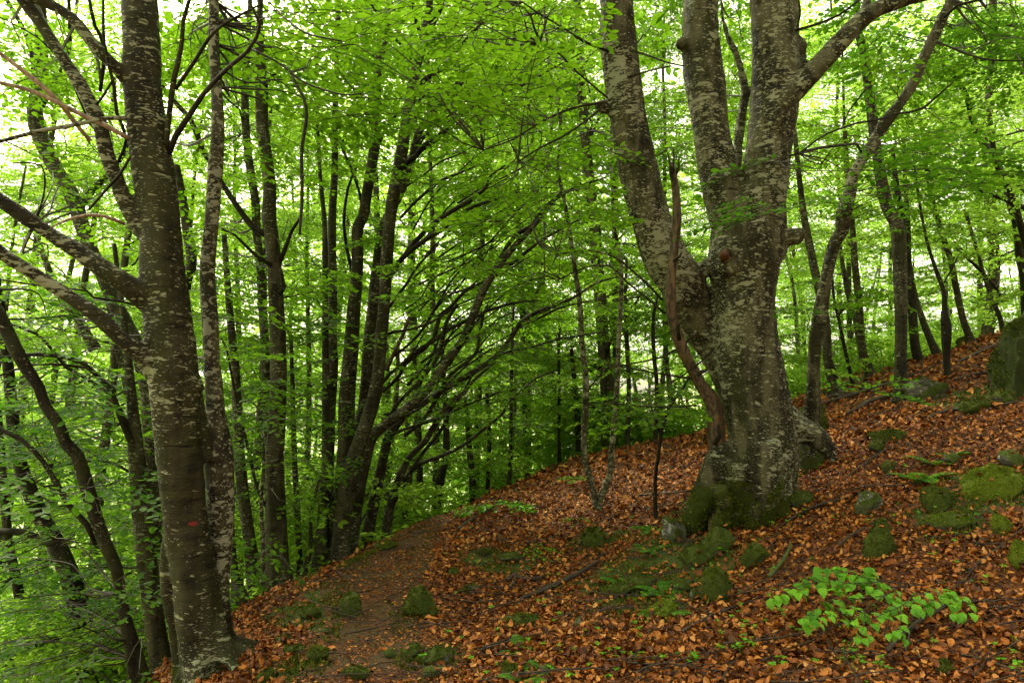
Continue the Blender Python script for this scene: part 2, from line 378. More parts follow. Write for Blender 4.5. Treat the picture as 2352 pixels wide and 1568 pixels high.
MOSS = [(1500,1330,0.8),(1560,1250,.6),(1620,1200,.5),(1460,1400,.45),(1640,1140,.5),(870,1262,.6),(830,1290,.4),(2280,1130,.5),(2180,1180,.35),
        (740,1400,.5),(820,1430,.4),(1380,1240,.4),(2250,905,.6),(700,1530,.3),(960,1520,.35),(1180,1300,.3),(1110,1280,.3),(2000,860,.7),(2250,780,.6)]
MP = np.array([list(hit(u, v)[0][:2]) + [r] for u, v, r in MOSS])
def moss_at(x, y):
    d = np.hypot(x[:, None] - MP[None, :, 0], y[:, None] - MP[None, :, 1]) / MP[None, :, 2]
    return np.exp(-d ** 2 * 0.9).max(1)
def grid_sheet(name, xs, ys, mat, dz=0.0, kind='structure', attrs=True):
    X, Y = np.meshgrid(xs, ys); Z = hgt(X.ravel(), Y.ravel()) + dz
    V = np.stack([X.ravel(), Y.ravel(), Z], 1); nx, ny = len(xs), len(ys)
    i, j = np.meshgrid(np.arange(nx - 1), np.arange(ny - 1)); a = (j * nx + i).ravel()
    fl = np.stack([a, a + 1, a + nx + 1, a + nx], 1).ravel()
    o = mesh_obj(name, V, fl, np.full(len(a), 4), mat)
    if attrs:
        x, y = V[:, 0], V[:, 1]; r = np.hypot(x, y)
        for nm, val in (('moss', moss_at(x, y)),
                        ('far_bright', np.clip((r - 55) / 25, 0, 1)),
                        ('green', np.clip(np.maximum((r - 17) / 4, (-x - 4.5) / 3), 0, 1))):
            at_ = o.data.attributes.new(nm, 'FLOAT', 'POINT'); at_.data.foreach_set('value', val.astype(np.float32))
    tag(o, kind=kind); return o
def sinhsp(n, mx, k): t = np.linspace(-1, 1, n); return np.sinh(t * k) / np.sinh(k) * mx
grid_sheet('ground', sinhsp(401, 700, 6.2), sinhsp(401, 700, 6.2) + 5, M['ground'])
# footpath: a strip laid on the ground
PC = [(-0.35, -1.5), (-0.6, 1), (-0.78, 3), (-0.95, 4.5), (-1.2, 6), (-1.3, 8.5), (-1.2, 11), (-0.95, 12.6), (-0.7, 15), (-0.9, 18)]
pc, _ = resample(np.array([(a, b, 0) for a, b in PC], float), np.ones(len(PC)), 0.08)
def path_dist(x, y):
    return np.min(np.hypot(x[:, None] - pc[None, ::3, 0], y[:, None] - pc[None, ::3, 1]), 1)
def build_path():
    T = np.gradient(pc, axis=0); T /= np.linalg.norm(T, axis=1)[:, None]; N = np.stack([-T[:, 1], T[:, 0]], 1)
    m = 13; V = []
    for i in range(len(pc)):
        wl = 0.50 + 0.09 * math.sin(i * 0.13) + 0.05 * math.sin(i * .41); wr = 0.48 + 0.09 * math.sin(i * 0.17 + 2) + 0.05 * math.sin(i * 0.53)
        for k in range(m):
            t = k / (m - 1); off = -wr + (wl + wr) * t; V.append(pc[i, :2] + N[i] * off)
    V = np.array(V); Z = hgt(V[:, 0], V[:, 1]) + 0.006
    e = np.tile(np.abs(np.linspace(-1, 1, m)), len(pc)); Z -= (e > 0.95) * 0.03
    V = np.column_stack([V, Z]); i, j = np.meshgrid(np.arange(m - 1), np.arange(len(pc) - 1)); a = (j * m + i).ravel()
    o = mesh_obj('path', V, np.stack([a, a + m, a + m + 1, a + 1], 1).ravel(), np.full(len(a), 4), M['path']); tag(o, kind='structure')
build_path()

# ------------------------------------------------------------------ leaf litter
def leaf_full(L=1.0, W=0.31, curl=0.0, cup=0.0, twist=0.0):
    xs = [0.28, 0.55, 0.8]; ws = [0.78, 1.0, 0.62]
    V = [(0, 0, 0)]
    for x, w_ in zip(xs, ws):
        for s in (-1, 0, 1): V.append((x, s * W * w_, cup * abs(s) * w_ * W))
    V.append((1, 0, 0)); V = np.array(V, float) * L
    V[:, 2] += curl * (V[:, 0] - 0.5) ** 2 * 1.6 + twist * V[:, 1] * (V[:, 0] - .5)
    Fc = [(0, 2, 1), (0, 3, 2), (1, 2, 5, 4), (2, 3, 6, 5), (4, 5, 8, 7), (5, 6, 9, 8), (7, 8, 10), (8, 9, 10)]
    return V, np.array([i for f in Fc for i in f]), np.array([len(f) for f in Fc])
def rotm(yaw, pitch, roll):
    cy, sy, cx, sx, cz, sz = np.cos(pitch), np.sin(pitch), np.cos(roll), np.sin(roll), np.cos(yaw), np.sin(yaw)
    o = np.zeros((len(yaw), 3, 3))
    o[:, 0, 0] = cz * cy; o[:, 0, 1] = cz * sy * sx - sz * cx; o[:, 0, 2] = cz * sy * cx + sz * sx
    o[:, 1, 0] = sz * cy; o[:, 1, 1] = sz * sy * sx + cz * cx; o[:, 1, 2] = sz * sy * cx - cz * sx
    o[:, 2, 0] = -sy; o[:, 2, 1] = cy * sx; o[:, 2, 2] = cy * cx
    return o
def stamp(mb, tm, Rm, sc, P, m=0):
    V, fl, tot = tm; K = len(P)
    W_ = np.einsum('kij,vj->kvi', Rm, V) * sc[:, None, None] + P[:, None, :]
    n = len(V)
    mb.add(W_.reshape(-1, 3), (fl[None, :] + (np.arange(K) * n)[:, None]).ravel(), np.tile(tot, K), m)
def slope_n(x, y):
    e = 0.08; return (hgt(x + e, y) - hgt(x - e, y)) / (2 * e), (hgt(x, y + e) - hgt(x, y - e)) / (2 * e)
def litter():
    mb = MB()
    for (d0, d1, dens, sc) in ((1.6, 5.0, 1550, 0.044), (5.0, 7.5, 1150, 0.043), (7.5, 11, 520, 0.060), (11, 17, 220, 0.085)):
        ymx = d1; xm = 0.80 * d1 + 1.2
        n = int(dens * 2 * xm * (d1 - d0)); x = rng.uniform(-xm, xm, n); y = rng.uniform(d0, d1, n)
        xl = np.interp(y, [0, 4, 6, 7.2, 9.5, 12, 17], [-2.2, -2.3, -3.0, -3.2, -3.4, -3.2, -3.4])
        ok = (np.abs(x) < 0.78 * y + 1.2) & (x > xl + rng.normal(0, .35, n))
        x, y = x[ok], y[ok]
        pd = path_dist(x, y); ms = moss_at(x, y)
        keep = rng.uniform(0, 1, len(x)) < np.where(pd < 0.36 + .12 * np.sin(3.1 * y + 2 * x), 0.42, 1.0) * np.where(ms > 0.5, 0.25, 1.0) * np.clip(1.15 + 1.5 * np.array([mnoise.noise(Vector((a * 1.7, b * 1.7, 0))) + .6 * mnoise.noise(Vector((a * 5, b * 5, 3))) for a, b in zip(x, y)]), .28, 1)
        x, y, pd = x[keep], y[keep], pd[keep]
        z = hgt(x, y); gx, gy = slope_n(x, y); n = len(x)
        yaw = rng.uniform(0, 6.28, n); flat = np.where(pd < 0.45, 0.35, 1.0)
        pt = rng.normal(0, 0.42, n) * flat; rl = rng.normal(0, 0.5, n) * flat + np.where(rng.uniform(0, 1, n) < .3, np.pi, 0)
        Rm = rotm(yaw, pt, rl)
        # tilt with the slope
        nz = np.stack([-gx, -gy, np.ones(n)], 1); nz /= np.linalg.norm(nz, axis=1)[:, None]
        ax = np.stack([np.ones(n), np.zeros(n), gx], 1); ax /= np.linalg.norm(ax, axis=1)[:, None]; ay = np.cross(nz, ax)
        Bm = np.stack([ax, ay, nz], 2); Rm = Bm @ Rm
        s = sc * np.clip(rng.lognormal(0, .33, n), .35, 1.5) * np.where(pd < 0.45, 0.55, 1.0)
        P = np.stack([x, y, z + rng.uniform(0.006, 0.04, n) * flat], 1)
        var = rng.integers(0, 6, n)
        for k, (cu, cp_, tw, W_) in enumerate([(0.5, 0.5, 0, .31), (0.9, 0.9, .5, .29), (-0.5, 0.35, -.6, .33), (0.3, 1.3, 0.3, .30), (1.3, 0.1, -.3, .32), (0.1, -0.7, .8, .3)]):
            q = var == k; stamp(mb, leaf_full(1, W_, cu, cp_, tw), Rm[q], s[q], P[q])
    n = 52000; y = 2.2 + 7.5 * rng.uniform(0, 1, n) ** .8; x = rng.uniform(-1, 1, n) * (.8 * y + .8)
    ok = x > np.interp(y, [0, 4, 6, 7.2, 9.5, 12], [-2.2, -2.3, -3.0, -3.2, -3.4, -3.2]); x, y = x[ok], y[ok]; ok = rng.uniform(0, 1, len(x)) < np.where(moss_at(x, y) > .5, .3, 1); x, y = x[ok], y[ok]; n = len(x)
    stamp(mb, leaf_full(1, .36, .5, .4, .3), rotm(rng.uniform(0, 6.28, n), rng.normal(0, .3, n), rng.normal(0, .3, n)), rng.uniform(.014, .032, n), np.stack([x, y, hgt(x, y) + rng.uniform(.006, .03, n)], 1))
    o = mb.build('leaf_litter', M['litter'], smooth=True); tag(o, 'rust brown fallen beech leaves covering the whole slope', 'leaf litter', kind='stuff')
litter()

# ------------------------------------------------------------------ beech sprays (flat fans of leaves on twigs)
def leaf_lite(W=0.32, fold=0.12):
    V = np.array([(0, 0, 0), (.3, -W * .85, fold * .8), (.68, -W * .8, fold * .8), (1, 0, -.05), (.68, W * .8, fold * .8), (.3, W * .85, fold * .8)])
    return V, np.array([0, 1, 2, 3, 0, 3, 4, 5]), np.array([4, 4])
def make_spray(seed, leafL=0.075, L=0.9, full=False, step=0.045, tl=0.13, twigs=True):
    g = np.random.default_rng(seed); mb = MB(); tw = MB()
    pts = []; yaws = []
    def line(p0, yaw, length, sag):
        n = max(3, int(length / step)); out = []
        p = np.array(p0, float); yw = yaw
        P = [p.copy()]
        for i in range(n):
            yw += g.normal(0, .07); p = p + step * np.array([math.cos(yw), math.sin(yw), 0]) + np.array([0, 0, -sag * step * i / n + g.normal(0, .003)])
            P.append(p.copy()); out.append((p.copy(), yw, i / n))
        return P, out
    P, main = line((0, 0, 0), 0, L, 0.35)
    tw.add(*tube(P, np.linspace(.0045, .002, len(P)), 3, 0.09))
    side = 1
    for i, (p, yw, t) in enumerate(main):
        if i % 2 == 1 and t < 0.93:
            sl = L * (0.50 * (1 - t) + 0.12) * g.uniform(.7, 1.15) * min(1, .45 + 2.5 * t)
            P2, o2 = line(p, yw + side * g.uniform(.65, .95), sl, 0.3)
            tw.add(*tube(P2, np.linspace(.0028, .0012, len(P2)), 3, 0.12)); s2 = 1
            for (q, y2, t2) in o2: pts.append(q); yaws.append(y2 + s2 * g.uniform(.55, .95)); s2 = -s2
            pts.append(o2[-1][0]); yaws.append(o2[-1][1]); side = -side
        if t > .5: pts.append(p); yaws.append(yw + side * g.uniform(.5, .9))
    pts.append(main[-1][0]); yaws.append(main[-1][1])
    n = len(pts); pts = np.array(pts); yaws = np.array(yaws)
    Rm = rotm(yaws, g.normal(0.12, tl * 1.7, n), g.normal(0, tl * 2.0, n)); sc = leafL * g.uniform(.7, 1.2, n)
    stamp(mb, leaf_full(1, .31, .12, .2) if full else leaf_lite(), Rm, sc, pts, 0)
    if twigs:
        for V, f, t in zip(tw.V, tw.F, tw.T): mb.add(V, f - f.min(), t, 1)
    return np.concatenate(mb.V), np.concatenate(mb.F), np.concatenate(mb.T), np.concatenate(mb.M)
SPR = [make_spray(10 + i, tl=.2) for i in range(4)]
SPR_FULL = [make_spray(20 + i, .076, .8, True, tl=.16) for i in range(4)]
SPR_BIG = [make_spray(30 + i, .13, 1.3, False, .13, .33, False) for i in range(3)]
def stamp_sprays(mb, lib, P, yaw, pitch, roll, sc, g):
    var = g.integers(0, len(lib), len(P)); Rm = rotm(yaw, pitch, roll)
    for k, (V, fl, tot, mi) in enumerate(lib):
        q = np.nonzero(var == k)[0]
        if not len(q): continue
        W_ = np.einsum('kij,vj->kvi', Rm[q], V) * sc[q][:, None, None] + P[q][:, None, :]
        n = len(V); K = len(q)
        mb.V.append(W_.reshape(-1, 3)); mb.F.append((fl[None, :] + (np.arange(K) * n)[:, None]).ravel() + mb.n)
        mb.T.append(np.tile(tot, K)); mb.M.append(np.tile(mi, K)); mb.n += n * K

# ------------------------------------------------------------------ background beech prototypes
def proto_tree(seed, H, r0, crown0, RL, nl, lib, leafmat, barkmat, spst=0.36, lean=0.06, sc=1.0, side=7):
    g = np.random.default_rng(seed)
    ang = g.uniform(0, 6.28); n = 9
    t = np.linspace(0, 1, n); wob = np.cumsum(g.normal(0, .10, (n, 2)), 0)
    P = np.zeros((n, 3)); P[:, 2] = t * H; P[:, 0] = wob[:, 0] + math.cos(ang) * lean * H * t; P[:, 1] = wob[:, 1] + math.sin(ang) * lean * H * t
    P -= P[0]; P[0, 2] = -0.4
    r = r0 * (1 - 0.85 * t) + .01
    tk = MB(); tk.add(*tube(P, r, side, 0.35, 0.06, seed, (0.6, .35, 4, ang)))
    cr = MB(); SP = []; 
    for i in range(nl):
        tt = crown0 + (1 - crown0) * (i + g.uniform(0, 1)) / nl
        b = np.array([np.interp(tt, t, P[:, k]) for k in range(3)]); az = g.uniform(0, 6.28)
        Ln = RL * g.uniform(.55, 1.1) * (1 - .55 * max(0, (tt - .5) / .5)) ; up = g.uniform(.15, .75)
        k = 7; q = np.linspace(0, 1, k); wl = np.cumsum(g.normal(0, .07, (k, 3)), 0); wl -= wl[0]
        LP = b + wl + np.stack([math.cos(az) * Ln * q, math.sin(az) * Ln * q, Ln * up * (q - .45 * q ** 2)], 1)
        tk.add(*tube(LP, np.linspace(max(.012, r0 * .28 * (1 - tt * .6)), .006, k), 4, 0.4))
        Ls, _ = resample(LP, np.ones(k), spst)
        sgn = 1
        for j, p in enumerate(Ls):
            if j / len(Ls) < .18: continue
            for _ in range(2):
                SP.append((p + g.normal(0, .05, 3), az + sgn * g.uniform(.3, 1.25), g.normal(.06, .14), g.normal(0, .16), g.uniform(.75, 1.2) * sc)); sgn = -sgn
        SP.append((Ls[-1], az, .1, 0, sc))
    A = np.array([np.concatenate([s[0], s[1:]]) for s in SP])
    stamp_sprays(cr, lib, A[:, :3], A[:, 3], A[:, 4], A[:, 5], A[:, 6], g)
    root = bpy.data.objects.new('beech_tree', None); COL.objects.link(root)
    a = tk.build('trunk', M[barkmat], root); b = cr.build('crown', [M[leafmat], M['twig']], root, smooth=False)
    return root, [a, b]
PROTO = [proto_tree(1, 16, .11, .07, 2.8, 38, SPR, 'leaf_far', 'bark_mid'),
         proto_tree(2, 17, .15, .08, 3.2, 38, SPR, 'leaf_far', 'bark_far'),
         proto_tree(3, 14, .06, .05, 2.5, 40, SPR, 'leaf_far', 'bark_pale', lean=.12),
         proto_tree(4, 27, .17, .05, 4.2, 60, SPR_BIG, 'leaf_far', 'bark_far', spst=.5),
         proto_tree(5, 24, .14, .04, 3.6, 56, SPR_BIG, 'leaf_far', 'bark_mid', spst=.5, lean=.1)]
used = set()
def place_tree(k, x, y, rz, s, label, group, sink=0.05):
    root, ch = PROTO[k]
    if k in used:
        o = root.copy(); COL.objects.link(o)
        for c in ch: d = c.copy(); COL.objects.link(d); d.parent = o
    else: o = root; used.add(k)
    o.location = (x, y, h1(x, y) - sink); o.rotation_euler = (0, 0, rz); o.scale = (s, s, s)
    return tag(o, label, 'tree', group)
def bgtrees():
    g = np.random.default_rng(99)
    spots = []
    def sector(n, u0, u1, d0, d1, kinds, label, group, mind):
        c = 0; tries = 0
        while c < n and tries < 4000:
            tries += 1
            u = g.uniform(u0, u1); d = math.sqrt(g.uniform(d0 ** 2, d1 ** 2)); x = (u - 1176) / F * d; y = d
            if any((x - a) ** 2 + (y - b) ** 2 < mind ** 2 for a, b in spots): continue
            spots.append((x, y)); c += 1
            place_tree(int(g.choice(kinds)), x, y, g.uniform(0, 6.28), g.uniform(.8, 1.2), label, group)
    sector(9, 900, 1560, 15.5, 21, [0, 1, 2], 'slender beech in the light green wood just past the brow of the path', 'slender beeches past the brow of the path', 1.6)
    sector(8, 1600, 2500, 16, 22, [0, 1, 2], 'slender beech in the bright wood just behind the brow of the right hand slope', 'slender beeches behind the right hand brow', 1.8)
    sector(8, -150, 800, 11.5, 18, [0, 1], 'slender beech on the falling ground behind the left hand trees', 'slender beeches on the falling left hand ground', 2.0)
    sector(14, 550, 1650, 21, 40, [1, 3, 4], 'leafy beech deep in the wood behind the centre of the picture', 'leafy beeches deep in the wood at the centre', 2.6)
    sector(10, 1650, 2700, 22, 40, [1, 3, 4], 'leafy beech deep in the wood beyond the right hand brow', 'leafy beeches deep in the wood on the right', 2.9)
    sector(12, -350, 550, 19, 40, [3, 4], 'leafy beech deep on the valley side at the left', 'leafy beeches deep on the left valley side', 3.2)
bgtrees()
def farwood():
    g = np.random.default_rng(5); mb = MB(); tb = MB(); n = 6000
    a = g.uniform(-.85, .85, n); d = g.uniform(42, 66, n); x = np.tan(a) * d * .95; y = d
    z = hgt(x, y) + g.uniform(0, 1, n) ** .9 * 36
    stamp_sprays(mb, SPR_BIG, np.stack([x, y, z], 1), g.uniform(0, 6.28, n), g.normal(0, .3, n), g.normal(0, .3, n), g.uniform(1.6, 2.4, n), g)
    for V, f, t in [(mb.V, mb.F, mb.T)]: pass
    for i in range(120):
        aa = g.uniform(-.8, .8); dd = g.uniform(42, 60); x0 = math.tan(aa) * dd * .95; z0 = h1(x0, dd)
        tb.add(*tube([(x0, dd, z0 - .5), (x0 + g.normal(0, .5), dd, z0 + 8), (x0 + g.normal(0, 1), dd, z0 + 16)], [.2, .15, .05], 5, 2))
    for V, f, t in zip(tb.V, tb.F, tb.T):
        mb.add(V, f - f.min(), t, 1)
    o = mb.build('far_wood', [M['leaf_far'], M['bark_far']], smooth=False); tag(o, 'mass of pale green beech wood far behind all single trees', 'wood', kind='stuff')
farwood()

# ------------------------------------------------------------------ traced trees
def stem_pts(pts, d0, d1):
    n = len(pts); ds = np.linspace(d0, d1, n)
    P = np.array([at(u, v, d) for (u, v, w_), d in zip(pts, ds)]); r = np.array([w_ * d / F / 2 for (u, v, w_), d in zip(pts, ds)])
    return P, r
def extend_up(P, r, Lx, g):
    """continue a stem above the frame (last point is the upper end)"""
    d = P[-1] - P[-2]; d /= np.linalg.norm(d); p = P[-1].copy(); out = [p]; rr = [r[-1]]
    n = 4
    for i in range(n):
        d = d + np.array([g.normal(0, .08), g.normal(0, .08), .22]); d /= np.linalg.norm(d); p = p + d * Lx / n; out.append(p.copy()); rr.append(r[-1] * (1 - .8 * (i + 1) / n))
    return np.vstack([P, out[1:]]), np.concatenate([r, rr[1:]])
def voxelize(mb, name, mat, parent, vox, loc, extra=None, smooth_it=3, namp=0.012):
    o = mb.build(name + '_tmp', mat, None)
    md = o.modifiers.new('r', 'REMESH'); md.mode = 'VOXEL'; md.voxel_size = vox; md.use_smooth_shade = True
    ms = o.modifiers.new('s', 'SMOOTH'); ms.factor = .5; ms.iterations = smooth_it
    dg = bpy.context.evaluated_depsgraph_get(); me = bpy.data.meshes.new_from_object(o.evaluated_get(dg))
    bpy.data.objects.remove(o)
    n = len(me.vertices); co = np.empty(n * 3, np.float32); me.vertices.foreach_get('co', co); co = co.reshape(-1, 3)
    no = np.empty(n * 3, np.float32); me.vertices.foreach_get('normal', no); no = no.reshape(-1, 3)
    dsp = np.empty(n, np.float32)
    for i in range(n):
        c = co[i]; v = Vector((float(c[0]) * 4, float(c[1]) * 4, float(c[2]) * 9))
        dsp[i] = mnoise.noise(v) * .6 + mnoise.noise(v * 2.6) * .35
        v2 = Vector((float(c[0]) * 5, float(c[1]) * 5, float(c[2]) * .9)); dsp[i] += mnoise.noise(v2) * (.9 + 3.2 * math.exp(-max(0, float(c[2]) - loc[2]) / .45) * (namp > .009))
    co = co + no * dsp[:, None] * namp - np.asarray(loc, np.float32)
    me.vertices.foreach_set('co', co.astype(np.float32).ravel())
    me.materials.clear(); me.materials.append(mat); me.name = name
    me.polygons.foreach_set('use_smooth', np.ones(len(me.polygons), bool)); me.update()
    q = bpy.data.objects.new(name, me); COL.objects.link(q); q.parent = parent
    q.location = np.asarray(loc) - np.asarray(parent.location); return q

HERO = []
QUEUE = []
def hero(P, r, pr=0.92):
    for p, q in zip(P, r):
        d = p - EYE; dz = d @ FWD
        if dz > .5: HERO.append((1176 + F * (d @ RT) / dz, 784 - F * (d @ UP) / dz, dz, F * q / dz, pr))
def crown(*a, **k): QUEUE.append((a, k))
def _crown(tree, skel, clouds, g, mat='leaf', lib=None, upper=None, maxtw=2.6, name='foliage'):
    """sprays in real volumes round the limbs, each on its own little branch from the nearest limb"""
    lib = lib or SPR_FULL; mb = MB(); br = MB(); SP = []
    sk = np.vstack(skel)
    for (u0, v0, u1, v1, d0, d1, n, sc) in clouds:
        for _ in range(n):
            u, v, d = g.uniform(u0, u1), g.uniform(v0, v1), g.uniform(d0, d1); p = at(u, v, d)
            if p[2] < h1(p[0], p[1]) + .25: continue
            du = np.hypot(HR[:, 0] - u, HR[:, 1] - v) < HR[:, 3] + .42 * sc * F / d
            hh = HR[du & (d < HR[:, 2] + .45), 4]
            if len(hh) and g.uniform() < hh.max(): continue
            dd = np.linalg.norm(sk - p, axis=1) + np.maximum(0, sk[:, 2] - p[2] + .2) * .6
            k = int(np.argmin(dd)); b = sk[k]; L_ = np.linalg.norm(b - p)
            az = math.atan2(p[1] - b[1], p[0] - b[0]) + g.normal(0, .55)
            SP.append((*p, az, g.normal(.05, .12), g.normal(0, .14), sc * g.uniform(.7, 1.15)))
            if .15 < L_ < maxtw:
                mid = (b + p) / 2 + np.array([g.normal(0, .07), g.normal(0, .07), .06 * L_ + g.normal(0, .04)]); q2 = b * .75 + p * .25 + g.normal(0, .04, 3)
                mb.add(*tube([b, q2, mid, p], [.004 + .004 * L_, .0035 + .003 * L_, .003 + .0015 * L_, .003], 4, .12), 1)
    lo = np.array(tree.location)
    if SP:
        A = np.array(SP); stamp_sprays(mb, lib, A[:, :3], A[:, 3], A[:, 4], A[:, 5], A[:, 6], g)
    if upper:  # unseen leaves added overhead to shade trunks and ground
        c, rad, n = upper; q = g.normal(0, 1, (n, 3)); q /= np.linalg.norm(q, axis=1)[:, None]; q *= g.uniform(.3, 1, n)[:, None] ** .5
        Pp = np.array(c) + q * np.array(rad)
        # nothing of this added shading canopy closer than a few metres in front of the lens
        el = (Pp[:, 2] - 1.6) / np.maximum(Pp[:, 1], .3)
        ok = (Pp[:, 2] > 3.4) & ((el > .72) | (Pp[:, 1] > 9))
        Pp = Pp[ok]; n = len(Pp)
        if n: stamp_sprays(mb, SPR_BIG, Pp, g.uniform(0, 6.28, n), g.normal(0, .2, n), g.normal(0, .2, n), g.uniform(.8, 1.3, n), g)
    if mb.n: mb.build(name, [M[mat], M['twig']], tree, smooth=False, loc=lo)

def traced(name, label, stems, mat='bark_mid', bare=(), clouds=(), leafm='leaf', upper=None, group=None, ext=4.0, flare=(0.7, .3, 4), lib=None, seed=1,
           cat='tree', smat=None, sink=0.25, up=True, heroic=0, rough_=0):
    """stems: list of (kind, d0, d1, pts[(u,v,w)...]); pts run from the base upwards"""
    g = np.random.default_rng(seed); P0, r0 = stem_pts(stems[0][3], stems[0][1], stems[0][2])
    base = P0[0].copy(); hz = h1(base[0], base[1])
    t = thing(name, (base[0], base[1], hz), label, cat, group); lo = np.array(t.location)
    skel = []; bodies = MB()
    for i, (kind, d0, d1, pts) in enumerate(stems):
        P, r = stem_pts(pts, d0, d1)
        r = np.maximum(r, .004)
        if kind == 'stem' and up and pts[-1][1] < 30: P, r = extend_up(P, r, ext, g)
        if i == 0 or kind in ('foot', 'arch'):
            if P[0, 2] > hz + .05 and P[0,2] < hz + 3.5:   # bring the foot down to the ground
                P = np.vstack([P[0] * [1, 1, 0] + [0, 0, h1(P[0, 0], P[0, 1]) - sink], P]); r = np.concatenate([[r[0] * 1.25], r])
            elif P[0, 2] > hz - sink:
                dn = (P[0] - P[1]); dn /= np.linalg.norm(dn); P = np.vstack([P[0] + dn * sink, P]); r = np.concatenate([[r[0] * 1.05], r])
        big = r.max() > .035
        if kind in ('limb', 'arch'): r = r * (.80 if kind == 'arch' else .86)
        V = tube(P, r, 14 if big else 6, .07 if big else .12, rough_ or (.07 if big else .05), seed * 31 + i, (*flare, seed) if (i == 0 or kind in ('foot', 'arch')) else None)
        m_ = M[smat or mat] if kind in ('stem', 'foot') else M['bark_dark' if kind == 'limb' else 'bark_mid' if kind == 'arch' else kind]
        nm = {'stem': 'trunk' if i == 0 else 'stem', 'foot': 'stem', 'arch': 'stem', 'limb': 'limb'}.get(kind, 'dead_limb')
        if nm == 'dead_limb': m_ = M[kind]
        mb = MB(); mb.add(*V); mb.build(nm, m_ if nm != 'limb' or mat != 'bark_left' else m_, t, loc=lo)
        Ps, rs = resample(P, r, .15); skel.append(Ps)
        if heroic: hero(Ps, rs, heroic)
    crown(t, skel, clouds, g, leafm, lib, upper)
    return t, skel
